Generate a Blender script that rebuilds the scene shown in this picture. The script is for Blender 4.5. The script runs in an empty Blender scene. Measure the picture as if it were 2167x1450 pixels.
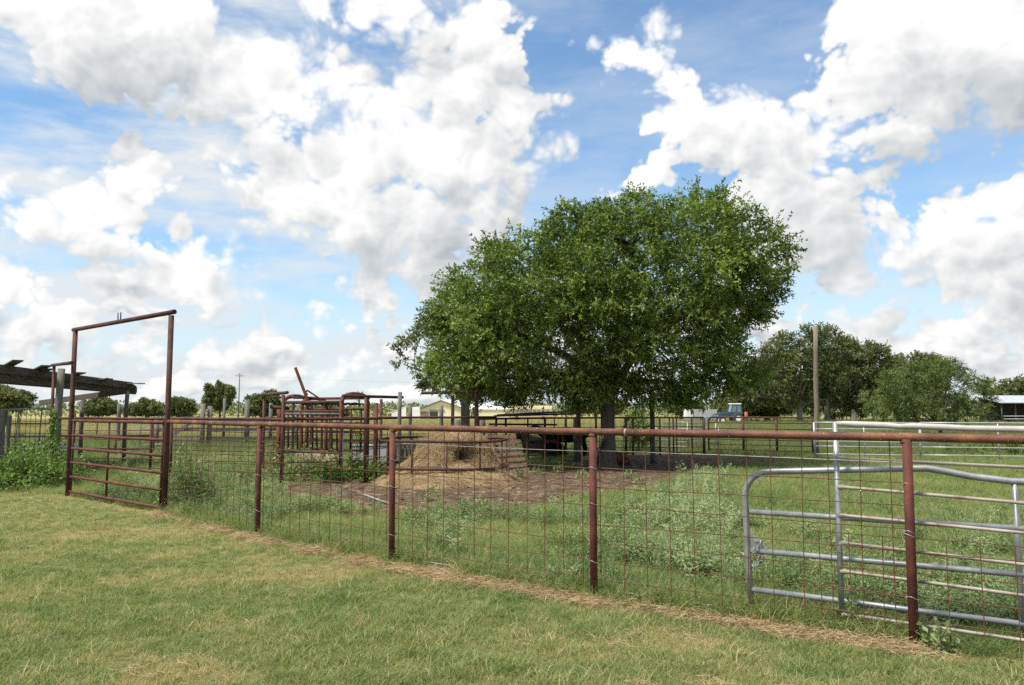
import bpy, math, random
import numpy as np
from mathutils import Vector, Matrix

random.seed(7)
rng = np.random.default_rng(7)
scene = bpy.context.scene
COL = scene.collection

# ------------------------------------------------------------------ camera
F = 1653.0                      # focal length in photo pixels (2167 wide)
PITCH = math.atan(141.0 / F)
CAMZ = 1.6
cam_d = bpy.data.cameras.new("camera")
cam_d.sensor_width = 36.0
cam_d.lens = 36.0 * F / 2167.0
cam_d.clip_start = 0.05
cam_d.clip_end = 6000.0
cam = bpy.data.objects.new("camera", cam_d)
COL.objects.link(cam)
cam.location = (0, 0, CAMZ)
cam.rotation_euler = (math.pi / 2 + PITCH, 0, 0)
scene.camera = cam

# ------------------------------------------------------------------ exposure
scene.view_settings.view_transform = 'Standard'
scene.view_settings.look = 'None'
scene.view_settings.gamma = 1.0
scene.view_settings.exposure = 1.12
scene.view_settings.use_curve_mapping = False
scene.render.engine = 'CYCLES'
scene.cycles.max_bounces = 5
scene.cycles.use_adaptive_sampling = True
scene.cycles.adaptive_threshold = 0.014
scene.cycles.adaptive_min_samples = 8
scene.cycles.use_denoising = False
scene.cycles.transparent_max_bounces = 8

SUN_DIR = Vector((-0.40, -0.26, 0.88)).normalized()

def cam_ray(px, py):
    cp, sp = math.cos(PITCH), math.sin(PITCH)
    x = (px - 1083.5) / F
    y = (725.0 - py) / F
    return Vector((x, cp - sp * y, sp + cp * y))

# ------------------------------------------------------------------ sky
def build_world():
    w = bpy.data.worlds.new("World")
    scene.world = w
    w.use_nodes = True
    w.cycles.sampling_method = 'NONE'
    nt = w.node_tree
    N, L = nt.nodes, nt.links
    N.clear()
    out = N.new("ShaderNodeOutputWorld")
    bg = N.new("ShaderNodeBackground")
    bg.inputs["Strength"].default_value = 0.10
    L.new(bg.outputs[0], out.inputs[0])
    sky = N.new("ShaderNodeTexSky")
    sky.sky_type = 'NISHITA'
    sky.sun_disc = False
    sky.sun_elevation = math.asin(SUN_DIR.z)
    sky.sun_rotation = math.atan2(SUN_DIR.x, SUN_DIR.y)
    sky.air_density = 1.0
    sky.dust_density = 0.4
    sky.ozone_density = 2.2
    tc = N.new("ShaderNodeTexCoord")

    def math_(op, a, b=None, c=None, clamp=False):
        n = N.new("ShaderNodeMath"); n.operation = op; n.use_clamp = clamp
        for i, v in enumerate((a, b, c)):
            if v is None: continue
            if isinstance(v, (int, float)): n.inputs[i].default_value = v
            else: L.new(v, n.inputs[i])
        return n.outputs[0]

    def vmath(op, a, b=None, s=None):
        n = N.new("ShaderNodeVectorMath"); n.operation = op
        for i, v in enumerate((a, b)):
            if v is None: continue
            if isinstance(v, (tuple, list, Vector)): n.inputs[i].default_value = tuple(v)
            else: L.new(v, n.inputs[i])
        if s is not None: n.inputs["Scale"].default_value = s
        return n.outputs["Value"] if op in ('DISTANCE', 'LENGTH', 'DOT_PRODUCT') else n.outputs[0]

    def noise(vec, scale, detail, rough, col=False):
        n = N.new("ShaderNodeTexNoise"); n.inputs["Scale"].default_value = scale
        n.inputs["Detail"].default_value = detail; n.inputs["Roughness"].default_value = rough
        L.new(vec, n.inputs["Vector"])
        return n.outputs["Color" if col else "Fac"]

    def smooth(x, a, b):
        n = N.new("ShaderNodeMapRange"); n.interpolation_type = 'SMOOTHSTEP'
        n.inputs[1].default_value = a; n.inputs[2].default_value = b
        L.new(x, n.inputs[0])
        return n.outputs[0]

    def mix(fac, a, b):
        n = N.new("ShaderNodeMix"); n.data_type = 'RGBA'
        if isinstance(fac, (int, float)): n.inputs[0].default_value = fac
        else: L.new(fac, n.inputs[0])
        for i, v in ((6, a), (7, b)):
            if isinstance(v, tuple): n.inputs[i].default_value = (*v, 1)
            else: L.new(v, n.inputs[i])
        return n.outputs[2]

    ZS = 1.15
    d0 = tc.outputs["Generated"]
    q0 = vmath('MULTIPLY', d0, (1, 1, ZS))
    # cumulus heaps: direction and angular size of each heap
    H = [  # the large heap
        (380,205,70),(470,180,95),(560,130,85),(600,215,115),(690,165,75),(760,215,85),(830,250,100),(900,190,95),
        (980,200,125),(1010,70,85),(900,110,70),(760,15,75),(680,0,60),(850,20,85),(1070,130,80),(1075,235,100),
        (1115,310,75),(1010,330,135),(900,330,150),(780,340,140),(660,345,95),(550,265,80),(480,340,60),(620,410,110),
        (740,440,130),(880,440,140),(1000,420,100),(820,500,80),(900,500,80),
        (1070,445,55),(1010,500,60),(860,565,60),(930,575,60),(720,590,40),(790,610,50),
        # upper corner
        (180,50,150),(310,60,140),(405,105,70),(380,10,90),
        # low heaps
        (100,435,70),(45,455,60),(180,475,80),(255,505,65),(410,520,60),(475,545,50),(400,585,80),(485,600,55),
        (325,600,55),(230,600,55),(35,600,70),(110,665,65),(170,685,55),(30,690,60),(430,640,60),(300,370,55),
        # other corner
        (1820,15,85),(1900,60,140),(2030,80,170),(2150,90,180),(1775,145,48),(1835,215,75),(1950,200,115),(2060,200,85),
        # second large heap
        (1430,195,48),(1470,170,30),(1350,110,48),(1390,75,34),(1300,140,28),
        (1450,240,70),(1540,265,75),(1580,230,55),(1640,235,60),(1700,245,50),(1745,265,55),(1500,300,65),(1600,310,110),
        (1700,330,100),(1640,400,120),(1735,420,100),(1775,490,95),(1660,500,110),(1345,370,42),(1400,345,38),(1290,388,26),
        (1845,440,48),(1890,490,60),(1875,550,68),(1800,585,80),
        (2030,450,80),(2130,430,85),(1985,515,60),(2095,530,100),(2165,490,90),(2000,565,50),(2108,335,34),
        (2050,630,60),(2130,650,70),(1995,690,55),(2150,720,50),(1850,680,50),(1900,665,32),(1700,650,60),(1760,660,45),
        # small far heaps
        (690,705,40),(740,690,42),(560,700,50),(620,750,50),(770,760,50),(460,720,45),(300,735,55),(690,655,34),
        (860,690,40),(150,760,45),(60,770,50),(400,775,45),(530,790,45),(680,805,45),(2080,760,45),(1930,740,40),
        (2160,790,45),(1780,745,36),(1640,700,40)]

    def blob_field(q, rmin=0, k=0.012):
        cur = None
        for (x, y, r) in H:
            if r < rmin: continue
            c = cam_ray(x, y).normalized()
            dist = vmath('DISTANCE', q, (c.x, c.y, c.z * ZS))
            b = math_('SUBTRACT', r / F, dist)
            if cur is None: cur = b
            else:
                n = N.new("ShaderNodeMath"); n.operation = 'SMOOTH_MAX'
                L.new(cur, n.inputs[0]); L.new(b, n.inputs[1]); n.inputs[2].default_value = k
                cur = n.outputs[0]
        return cur

    # the same kind of heaps everywhere else round the horizon and overhead
    dist_v = vmath('DISTANCE', d0, tuple(cam_ray(1083, 380).normalized()))
    beyond = math_('SUBTRACT', smooth(dist_v, 0.70, 0.95), 1.0)
    def generic(q):
        n1 = noise(q, 3.2, 2, 0.5)
        g = math_('MULTIPLY', math_('SUBTRACT', n1, 0.50), 0.55)
        return math_('ADD', g, beyond)
    # small flattened heaps low over the horizon
    sepz = N.new("ShaderNodeSeparateXYZ"); L.new(d0, sepz.inputs[0])
    lowband = math_('SUBTRACT', smooth(sepz.outputs[2], 0.26, 0.07), 1.0)
    def lows(q):
        n1 = noise(vmath('MULTIPLY', q, (1.0, 1.0, 2.1)), 10.0, 3, 0.55)
        return math_('ADD', math_('MULTIPLY', math_('SUBTRACT', n1, 0.488), 0.30), math_('MULTIPLY', lowband, 0.09))

    warp = vmath('SCALE', vmath('SUBTRACT', noise(q0, 9, 2, 0.5, True), (0.5, 0.5, 0.5)), None, 0.06)
    def puffs(q, nd):
        qq = vmath('ADD', q, warp)
        v = N.new("ShaderNodeTexVoronoi"); v.feature = 'F1'
        v.inputs["Scale"].default_value = 22.0; v.inputs["Detail"].default_value = 2.0
        v.inputs["Roughness"].default_value = 0.5; v.inputs["Lacunarity"].default_value = 2.2
        L.new(qq, v.inputs["Vector"])
        pv = math_('MULTIPLY', math_('SUBTRACT', 0.42, v.outputs["Distance"]), 0.062)
        nz = noise(q, 12, nd, 0.58)
        pn = math_('MULTIPLY', math_('SUBTRACT', nz, 0.5), 0.105)
        return pv, pn

    sd = Vector((-0.45, 0.0, 0.9)).normalized()
    qs = vmath('ADD', q0, tuple(sd * 0.016))
    ql = vmath('ADD', q0, tuple(sd * 0.075))
    B0 = math_('MAXIMUM', math_('MAXIMUM', blob_field(q0), generic(q0)), lows(q0))
    BL = math_('MAXIMUM', math_('MAXIMUM', blob_field(ql, 55, 0.03), generic(ql)), lows(vmath('ADD', q0, tuple(sd * 0.02))))
    pv0, pn0 = puffs(q0, 7); pvs, pns = puffs(qs, 3)
    P0 = math_('ADD', pv0, pn0)
    D = math_('ADD', math_('ADD', B0, P0), 0.026)
    soft = noise(q0, 6, 2, 0.5)
    edge = math_('ADD', math_('MULTIPLY', math_('MAXIMUM', math_('SUBTRACT', soft, 0.42), 0.0), 0.14), 0.008)
    al = N.new("ShaderNodeMapRange"); al.interpolation_type = 'SMOOTHSTEP'
    L.new(D, al.inputs[0]); al.inputs[1].default_value = -0.008; L.new(edge, al.inputs[2])
    alpha = al.outputs[0]
    # brightness: rims and puffs turned to the sun are white, thick undersides grey
    big = math_('SUBTRACT', B0, BL)
    small = math_('ADD', math_('MULTIPLY', math_('SUBTRACT', pv0, pvs), 7.0), math_('MULTIPLY', math_('SUBTRACT', pn0, pns), 1.2))
    thick = smooth(D, 0.02, 0.12)
    lit = math_('ADD', 0.51, math_('MULTIPLY', big, 7.5))
    lit = math_('ADD', lit, small)
    lit = math_('SUBTRACT', lit, math_('MULTIPLY', thick, 0.36))
    lit = math_('ADD', lit, math_('MULTIPLY', math_('SUBTRACT', noise(q0, 4, 1, 0.5), 0.5), 0.5), None, True)
    ramp = N.new("ShaderNodeValToRGB")
    cr = ramp.color_ramp
    cr.elements[0].position = 0.0; cr.elements[0].color = (2.17, 2.39, 2.60, 1)
    cr.elements[1].position = 0.80; cr.elements[1].color = (4.85, 4.82, 4.76, 1)
    e = cr.elements.new(0.40); e.color = (3.35, 3.45, 3.52, 1)
    L.new(lit, ramp.inputs[0])
    # thin veil of high cloud
    vv = vmath('MULTIPLY', d0, (3.0, 3.0, 11.0))
    veil = smooth(noise(vv, 1.6, 6, 0.6), 0.32, 0.70)
    side = smooth(vmath('DOT_PRODUCT', d0, (-1.0, 0.3, 0.0)), 0.15, 0.75)
    low = math_('SUBTRACT', 1.0, smooth(sepz.outputs[2], 0.02, 0.26))
    vf = math_('MULTIPLY', veil, math_('ADD', 0.32, math_('ADD', math_('MULTIPLY', side, 1.0), math_('MULTIPLY', low, 0.5))), None, True)
    haze = math_('MULTIPLY', math_('POWER', low, 1.6), 0.80)
    # blue of the clear sky
    blue = N.new("ShaderNodeMix"); blue.data_type = 'RGBA'; blue.blend_type = 'MULTIPLY'
    blue.inputs[0].default_value = 1.0
    L.new(sky.outputs[0], blue.inputs[6]); blue.inputs[7].default_value = (0.74, 0.86, 0.88, 1)
    c = mix(haze, blue.outputs[2], (3.35, 3.7, 4.05))
    c = mix(vf, c, (3.6, 3.85, 4.05))
    c = mix(alpha, c, ramp.outputs[0])
    L.new(c, bg.inputs["Color"])

build_world()

# ------------------------------------------------------------------ sun (veiled by thin cloud: soft shadows)
sun_d = bpy.data.lights.new("sun", 'SUN')
sun_d.energy = 3.2
sun_d.angle = math.radians(9.0)
sun_d.color = (1.0, 0.955, 0.88)
sun = bpy.data.objects.new("sun", sun_d)
COL.objects.link(sun)
sun.location = (-20, -12, 40)
sun.rotation_euler = SUN_DIR.to_track_quat('Z', 'Y').to_euler()

# ------------------------------------------------------------------ helpers
def tz(x, y):
    """height of the land: level near the pens, falling gently away behind them"""
    return -0.006 * max(0.0, min(y, 420.0) - 30.0)

def P(px, py, d):
    r = cam_ray(px, py)
    k = d / r.y
    return Vector((r.x * k, d, CAMZ + r.z * k))

def G(px, py):
    r = cam_ray(px, py)
    k = -CAMZ / r.z
    if k * r.y > 30:
        s = 0.006
        k = (CAMZ - s * 30.0) / (-r.z - s * r.y)
    return Vector((r.x * k, r.y * k, CAMZ + r.z * k))

def X(px, d):
    """x of a photo column at distance d, on the ground"""
    return Vector(((px - 1083.5) / F * d, d, tz(0, d)))

def tag(o, label=None, cat=None, group=None, kind=None):
    if label: o["label"] = label
    if cat: o["category"] = cat
    if group: o["group"] = group
    if kind: o["kind"] = kind
    return o

def thing(name, label, cat, loc, group=None):
    o = bpy.data.objects.new(name, None)
    COL.objects.link(o)
    o.location = loc
    o.empty_display_size = 0.2
    return tag(o, label, cat, group)

class MB:
    def __init__(self):
        self.v = []; self.f = []
    def tube(self, pts, r, n=8, cap=True):
        pts = [Vector(p) for p in pts]
        m = len(pts)
        rs = list(r) if isinstance(r, (list, tuple)) else [r] * m
        t = (pts[1] - pts[0]).normalized()
        ref = Vector((0, 0, 1)) if abs(t.z) < 0.9 else Vector((1, 0, 0))
        u = t.cross(ref).normalized()
        base = len(self.v)
        for i in range(m):
            if i == 0: tt = pts[1] - pts[0]
            elif i == m - 1: tt = pts[-1] - pts[-2]
            else: tt = (pts[i + 1] - pts[i]).normalized() + (pts[i] - pts[i - 1]).normalized()
            tt.normalize()
            u = (u - tt * u.dot(tt))
            if u.length < 1e-6: u = tt.orthogonal()
            u.normalize()
            w = tt.cross(u)
            for k in range(n):
                a = 2 * math.pi * k / n
                self.v.append(pts[i] + (u * math.cos(a) + w * math.sin(a)) * rs[i])
        for i in range(m - 1):
            for k in range(n):
                a = base + i * n + k; b = base + i * n + (k + 1) % n
                self.f.append((a, b, b + n, a + n))
        if cap:
            self.f.append(tuple(base + k for k in range(n))[::-1])
            self.f.append(tuple(base + (m - 1) * n + k for k in range(n)))
        return self
    def beam(self, a, b, w, h, up=(0, 0, 1)):
        a = Vector(a); b = Vector(b)
        t = (b - a).normalized(); up = Vector(up)
        s = t.cross(up)
        if s.length < 1e-4: s = t.cross(Vector((1, 0, 0)))
        s.normalize(); up = s.cross(t).normalized()
        base = len(self.v)
        for p in (a, b):
            for (i, j) in ((-1, -1), (1, -1), (1, 1), (-1, 1)):
                self.v.append(p + s * (i * w / 2) + up * (j * h / 2))
        o = base
        self.f += [(o, o+1, o+2, o+3)[::-1], (o+4, o+5, o+6, o+7), (o, o+1, o+5, o+4), (o+1, o+2, o+6, o+5), (o+2, o+3, o+7, o+6), (o+3, o, o+4, o+7)]
        return self
    def box(self, c, sx, sy, sz, rz=0.0):
        c = Vector(c); d = Vector((math.cos(rz), math.sin(rz), 0)) * sx / 2
        return self.beam(c - d, c + d, sy, sz)
    def poly(self, pts, th):
        """closed outline pts (planar list of Vectors) given thickness along its normal"""
        pts = [Vector(p) for p in pts]
        nrm = (pts[1] - pts[0]).cross(pts[2] - pts[0]).normalized() * th
        n = len(pts); base = len(self.v)
        self.v += pts + [p + nrm for p in pts]
        self.f.append(tuple(base + i for i in range(n))[::-1])
        self.f.append(tuple(base + n + i for i in range(n)))
        for i in range(n):
            j = (i + 1) % n
            self.f.append((base + i, base + j, base + n + j, base + n + i))
        return self
    def build(self, name, mat, parent=None, smooth=True, bevel=0.0, **kw):
        off = Vector(parent.location) if parent is not None else Vector((0, 0, 0))
        if parent is not None and parent.parent is not None:
            off = off + Vector(parent.parent.location)
        me = bpy.data.meshes.new(name)
        me.from_pydata([tuple(p - off) for p in self.v], [], self.f)
        me.update()
        if smooth:
            me.polygons.foreach_set("use_smooth", [len(p.vertices) == 4 for p in me.polygons])
        me.materials.append(mat)
        o = bpy.data.objects.new(name, me)
        COL.objects.link(o)
        if parent is not None: o.parent = parent
        if bevel:
            b = o.modifiers.new("bevel", 'BEVEL'); b.width = bevel; b.segments = 1
        tag(o, **kw)
        return o

def fast_mesh(name, V, Q, mat, parent=None, tint=None, **kw):
    """many separate faces at once: V (n,3) array, Q (m,k) array of indices"""
    off = np.array(parent.location) if parent is not None else np.zeros(3)
    me = bpy.data.meshes.new(name)
    me.vertices.add(len(V)); me.vertices.foreach_set("co", (np.asarray(V) - off).astype(np.float32).ravel())
    k = Q.shape[1]
    me.loops.add(Q.size); me.loops.foreach_set("vertex_index", Q.astype(np.int32).ravel())
    me.polygons.add(len(Q)); me.polygons.foreach_set("loop_start", np.arange(0, Q.size, k, dtype=np.int32))
    me.update(calc_edges=True)
    if tint is not None:
        a = me.attributes.new("tint", 'FLOAT', 'POINT'); a.data.foreach_set("value", tint.astype(np.float32))
    me.materials.append(mat)
    o = bpy.data.objects.new(name, me)
    COL.objects.link(o)
    if parent is not None: o.parent = parent
    return tag(o, **kw)

# ---- smooth noise for placing things
def _hash(ix, iy, seed):
    h = np.sin(ix * 127.1 + iy * 311.7 + seed * 74.7) * 43758.5453
    return h - np.floor(h)
def vnoise(x, y, seed=0):
    ix = np.floor(x); iy = np.floor(y); fx = x - ix; fy = y - iy
    fx = fx * fx * (3 - 2 * fx); fy = fy * fy * (3 - 2 * fy)
    a = _hash(ix, iy, seed); b = _hash(ix + 1, iy, seed); c = _hash(ix, iy + 1, seed); d = _hash(ix + 1, iy + 1, seed)
    return (a * (1 - fx) + b * fx) * (1 - fy) + (c * (1 - fx) + d * fx) * fy
def fbm(x, y, seed=0, oct=4):
    s = 0; a = 0.5; t = 0
    for i in range(oct):
        s = s + a * vnoise(x, y, seed + i); t += a; x = x * 2.03; y = y * 2.03; a *= 0.5
    return s / t
def sstep(x, a, b):
    t = np.clip((x - a) / (b - a), 0, 1); return t * t * (3 - 2 * t)
def poly_sd(x, y, poly):
    """signed distance to a polygon, positive inside"""
    inside = np.zeros(x.shape, bool); best = np.full(x.shape, 1e9)
    n = len(poly)
    for i in range(n):
        x0, y0 = poly[i]; x1, y1 = poly[(i + 1) % n]
        cond = ((y0 > y) != (y1 > y)) & (x < (x1 - x0) * (y - y0) / ((y1 - y0) if y1 != y0 else 1e-9) + x0)
        inside ^= cond
        dx, dy = x1 - x0, y1 - y0
        t = np.clip(((x - x0) * dx + (y - y0) * dy) / (dx * dx + dy * dy + 1e-12), 0, 1)
        best = np.minimum(best, np.hypot(x - x0 - t * dx, y - y0 - t * dy))
    return np.where(inside, best, -best)

# ------------------------------------------------------------------ materials
def new_mat(name):
    m = bpy.data.materials.new(name); m.use_nodes = True
    nt = m.node_tree
    return m, nt.nodes, nt.links, nt.nodes["Principled BSDF"]

def ramp_node(N, stops):
    r = N.new("ShaderNodeValToRGB")
    while len(r.color_ramp.elements) < len(stops): r.color_ramp.elements.new(0.5)
    for e, (p, c) in zip(r.color_ramp.elements, stops):
        e.position = p; e.color = (*c, 1)
    return r

def noisy_mat(name, stops, scale=4.0, detail=6, rough=0.8, metal=0.0, bump=0.0, bscale=60, stretch=None, speck=None, spec=0.3, rvar=0.0):
    m, N, L, b = new_mat(name)
    tc = N.new("ShaderNodeTexCoord")
    vec = tc.outputs["Object"]
    info = N.new("ShaderNodeObjectInfo")
    add = N.new("ShaderNodeVectorMath"); add.operation = 'MULTIPLY_ADD'
    comb = N.new("ShaderNodeCombineXYZ")
    for i in range(3): L.new(info.outputs["Random"], comb.inputs[i])
    L.new(comb.outputs[0], add.inputs[0]); add.inputs[1].default_value = (37, 53, 71); L.new(vec, add.inputs[2])
    vec = add.outputs[0]
    if stretch:
        mp = N.new("ShaderNodeMapping"); mp.inputs["Scale"].default_value = stretch
        L.new(vec, mp.inputs[0]); vec = mp.outputs[0]
    nz = N.new("ShaderNodeTexNoise"); nz.inputs["Scale"].default_value = scale
    nz.inputs["Detail"].default_value = detail; nz.inputs["Roughness"].default_value = 0.65
    L.new(vec, nz.inputs["Vector"])
    r = ramp_node(N, stops); L.new(nz.outputs["Fac"], r.inputs[0])
    col = r.outputs[0]
    if speck:
        n2 = N.new("ShaderNodeTexNoise"); n2.inputs["Scale"].default_value = speck[0]; n2.inputs["Detail"].default_value = 3
        L.new(vec, n2.inputs["Vector"])
        mr = N.new("ShaderNodeMapRange"); mr.inputs[1].default_value = speck[1]; mr.inputs[2].default_value = speck[1] + 0.03
        L.new(n2.outputs["Fac"], mr.inputs[0])
        mx = N.new("ShaderNodeMix"); mx.data_type = 'RGBA'; L.new(mr.outputs[0], mx.inputs[0])
        L.new(col, mx.inputs[6]); mx.inputs[7].default_value = (*speck[2], 1); col = mx.outputs[2]
    L.new(col, b.inputs["Base Color"])
    b.inputs["Roughness"].default_value = rough
    b.inputs["Metallic"].default_value = metal
    b.inputs["Specular IOR Level"].default_value = spec
    if bump:
        n3 = N.new("ShaderNodeTexNoise"); n3.inputs["Scale"].default_value = bscale; n3.inputs["Detail"].default_value = 5
        L.new(vec, n3.inputs["Vector"])
        bm = N.new("ShaderNodeBump"); bm.inputs["Strength"].default_value = bump; bm.inputs["Distance"].default_value = 0.02
        L.new(n3.outputs["Fac"], bm.inputs["Height"]); L.new(bm.outputs[0], b.inputs["Normal"])
    return m

M = {}
M['rust_rail'] = noisy_mat('rust_rail', [(0.30, (0.045, 0.018, 0.012)), (0.45, (0.092, 0.034, 0.019)), (0.57, (0.140, 0.055, 0.026)), (0.70, (0.26, 0.105, 0.035))],
                           scale=4.0, detail=9, rough=0.68, bump=0.25, bscale=90, speck=(70, 0.70, (0.6, 0.56, 0.5)), spec=0.4)
M['rust_post'] = noisy_mat('rust_post', [(0.3, (0.042, 0.016, 0.012)), (0.52, (0.098, 0.028, 0.019)), (0.75, (0.17, 0.053, 0.030))],
                           scale=5, rough=0.7, bump=0.25, bscale=120, speck=(60, 0.74, (0.40, 0.2, 0.10)))
M['rust_dark'] = noisy_mat('rust_dark', [(0.3, (0.032, 0.015, 0.012)), (0.55, (0.078, 0.031, 0.022)), (0.8, (0.15, 0.060, 0.034))],
                           scale=4, rough=0.75, bump=0.2, bscale=80)
M['rust_orange'] = noisy_mat('rust_orange', [(0.3, (0.065, 0.022, 0.014)), (0.55, (0.15, 0.047, 0.024)), (0.8, (0.25, 0.085, 0.036))],
                             scale=4, rough=0.75, bump=0.2, bscale=80)
M['rust_wire'] = noisy_mat('rust_wire', [(0.3, (0.070, 0.032, 0.018)), (0.6, (0.14, 0.068, 0.034))], scale=9, rough=0.8)
M['wire_grey'] = noisy_mat('wire_grey', [(0.3, (0.30, 0.30, 0.29)), (0.7, (0.50, 0.50, 0.49))], scale=6, rough=0.45, metal=0.4)
M['galv'] = noisy_mat('galvanised', [(0.3, (0.19, 0.195, 0.20)), (0.55, (0.28, 0.285, 0.29)), (0.8, (0.40, 0.40, 0.40))], scale=9, rough=0.42, metal=0.35, speck=(45, 0.72, (0.55, 0.52, 0.48)), spec=0.5)
M['galv_bright'] = noisy_mat('galvanised_bright', [(0.3, (0.29, 0.30, 0.305)), (0.7, (0.41, 0.415, 0.415))], scale=6, rough=0.4, metal=0.3)
M['pale_pipe'] = noisy_mat('pale_pipe', [(0.32, (0.13, 0.085, 0.06)), (0.45, (0.27, 0.225, 0.185)), (0.7, (0.37, 0.335, 0.295))], scale=5, rough=0.6, metal=0.1, speck=(22, 0.68, (0.20, 0.08, 0.04)))
M['white_pipe'] = noisy_mat('white_pipe', [(0.3, (0.31, 0.285, 0.25)), (0.7, (0.44, 0.42, 0.385))], scale=5, rough=0.5, speck=(9, 0.69, (0.28, 0.12, 0.07)))
M['wood_grey'] = noisy_mat('wood_grey', [(0.3, (0.075, 0.068, 0.060)), (0.55, (0.15, 0.138, 0.122)), (0.8, (0.24, 0.225, 0.20))], scale=5, rough=0.9, bump=0.4, bscale=25, stretch=(8, 8, 0.7))
M['wood_dark'] = noisy_mat('wood_dark', [(0.3, (0.045, 0.038, 0.030)), (0.55, (0.10, 0.085, 0.070)), (0.8, (0.18, 0.16, 0.135))], scale=4, rough=0.9, bump=0.4, bscale=30, stretch=(3, 1, 6))
M['wood_post'] = noisy_mat('wood_post', [(0.3, (0.10, 0.085, 0.068)), (0.6, (0.20, 0.175, 0.145))], scale=5, rough=0.9, bump=0.4, bscale=25, stretch=(7, 7, 0.6))
M['pole_wood'] = noisy_mat('pole_wood', [(0.3, (0.12, 0.10, 0.07)), (0.6, (0.21, 0.18, 0.13))], scale=5, rough=0.9, bump=0.3, bscale=25, stretch=(7, 7, 0.5))
M['pallet_wood'] = noisy_mat('pallet_wood', [(0.3, (0.22, 0.135, 0.085)), (0.6, (0.40, 0.26, 0.165)), (0.8, (0.50, 0.35, 0.23))], scale=3, rough=0.9, bump=0.3, bscale=30, stretch=(1, 4, 6))
M['bark'] = noisy_mat('bark', [(0.3, (0.040, 0.032, 0.025)), (0.55, (0.088, 0.073, 0.058)), (0.8, (0.15, 0.13, 0.108))], scale=7, rough=0.95, bump=0.8, bscale=18, stretch=(3, 3, 0.7))
M['bark_pale'] = noisy_mat('bark_pale', [(0.3, (0.09, 0.08, 0.068)), (0.6, (0.20, 0.185, 0.16))], scale=3, rough=0.95, bump=0.6, bscale=10, stretch=(3, 3, 0.7))
M['cream'] = noisy_mat('cream_sheet', [(0.3, (0.66, 0.61, 0.42)), (0.7, (0.74, 0.69, 0.50))], scale=0.4, rough=0.5)
M['white_sheet'] = noisy_mat('white_sheet', [(0.3, (0.62, 0.63, 0.62)), (0.7, (0.78, 0.78, 0.76))], scale=0.5, rough=0.5)
M['opening_shade'] = noisy_mat('painted_interior_shade', [(0.3, (0.03, 0.03, 0.03)), (0.7, (0.06, 0.055, 0.05))], scale=1, rough=0.9)  # near-black colour that paints in the shade of open interiors
M['olive_trim'] = noisy_mat('olive_trim', [(0.3, (0.16, 0.16, 0.10)), (0.7, (0.22, 0.21, 0.14))], scale=1, rough=0.7)
M['yellow_paint'] = noisy_mat('yellow_paint', [(0.3, (0.42, 0.31, 0.16)), (0.7, (0.54, 0.42, 0.25))], scale=1, rough=0.5)
M['blue_paint'] = noisy_mat('blue_paint', [(0.3, (0.03, 0.062, 0.088)), (0.7, (0.055, 0.105, 0.15))], scale=2, rough=0.45)
M['rubber'] = noisy_mat('rubber', [(0.3, (0.03, 0.028, 0.026)), (0.7, (0.07, 0.065, 0.06))], scale=3, rough=0.85)
M['glass'] = noisy_mat('window_glass', [(0.3, (0.10, 0.14, 0.17)), (0.7, (0.16, 0.21, 0.25))], scale=1, rough=0.1, spec=0.8)
M['red_paint'] = noisy_mat('red_paint', [(0.3, (0.20, 0.05, 0.03)), (0.7, (0.29, 0.085, 0.05))], scale=2, rough=0.5)
M['black_hide'] = noisy_mat('black_hide', [(0.3, (0.003, 0.003, 0.003)), (0.7, (0.009, 0.008, 0.008))], scale=6, rough=0.9, bump=0.2, spec=0.06)
M['red_hide'] = noisy_mat('red_hide', [(0.3, (0.075, 0.022, 0.012)), (0.7, (0.16, 0.05, 0.025))], scale=6, rough=0.8, bump=0.2)
M['hide_white'] = noisy_mat('white_hide', [(0.3, (0.5, 0.47, 0.42)), (0.7, (0.65, 0.62, 0.58))], scale=6, rough=0.8)
M['hay'] = noisy_mat('hay', [(0.25, (0.16, 0.105, 0.054)), (0.5, (0.33, 0.228, 0.122)), (0.75, (0.46, 0.335, 0.19))], scale=9, rough=0.95, bump=0.8, bscale=40)
M['plastic'] = noisy_mat('pale_plastic', [(0.3, (0.20, 0.20, 0.20)), (0.7, (0.36, 0.37, 0.38))], scale=6, rough=0.5)
M['black_plastic'] = noisy_mat('black_plastic', [(0.3, (0.015, 0.015, 0.016)), (0.7, (0.03, 0.03, 0.032))], scale=6, rough=0.5)
M['grey_sheet'] = noisy_mat('grey_sheet', [(0.3, (0.34, 0.36, 0.37)), (0.7, (0.50, 0.52, 0.53))], scale=2, rough=0.5, metal=0.2)
M['brown_sheet'] = noisy_mat('brown_sheet', [(0.3, (0.17, 0.12, 0.085)), (0.7, (0.26, 0.20, 0.15))], scale=2, rough=0.8)
M['stem_green'] = noisy_mat('stem_green', [(0.3, (0.13, 0.165, 0.06)), (0.7, (0.24, 0.26, 0.11))], scale=8, rough=0.8)
M['blue_rope'] = noisy_mat('blue_rope', [(0.3, (0.10, 0.20, 0.40)), (0.7, (0.16, 0.28, 0.5))], scale=9, rough=0.8)

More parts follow.
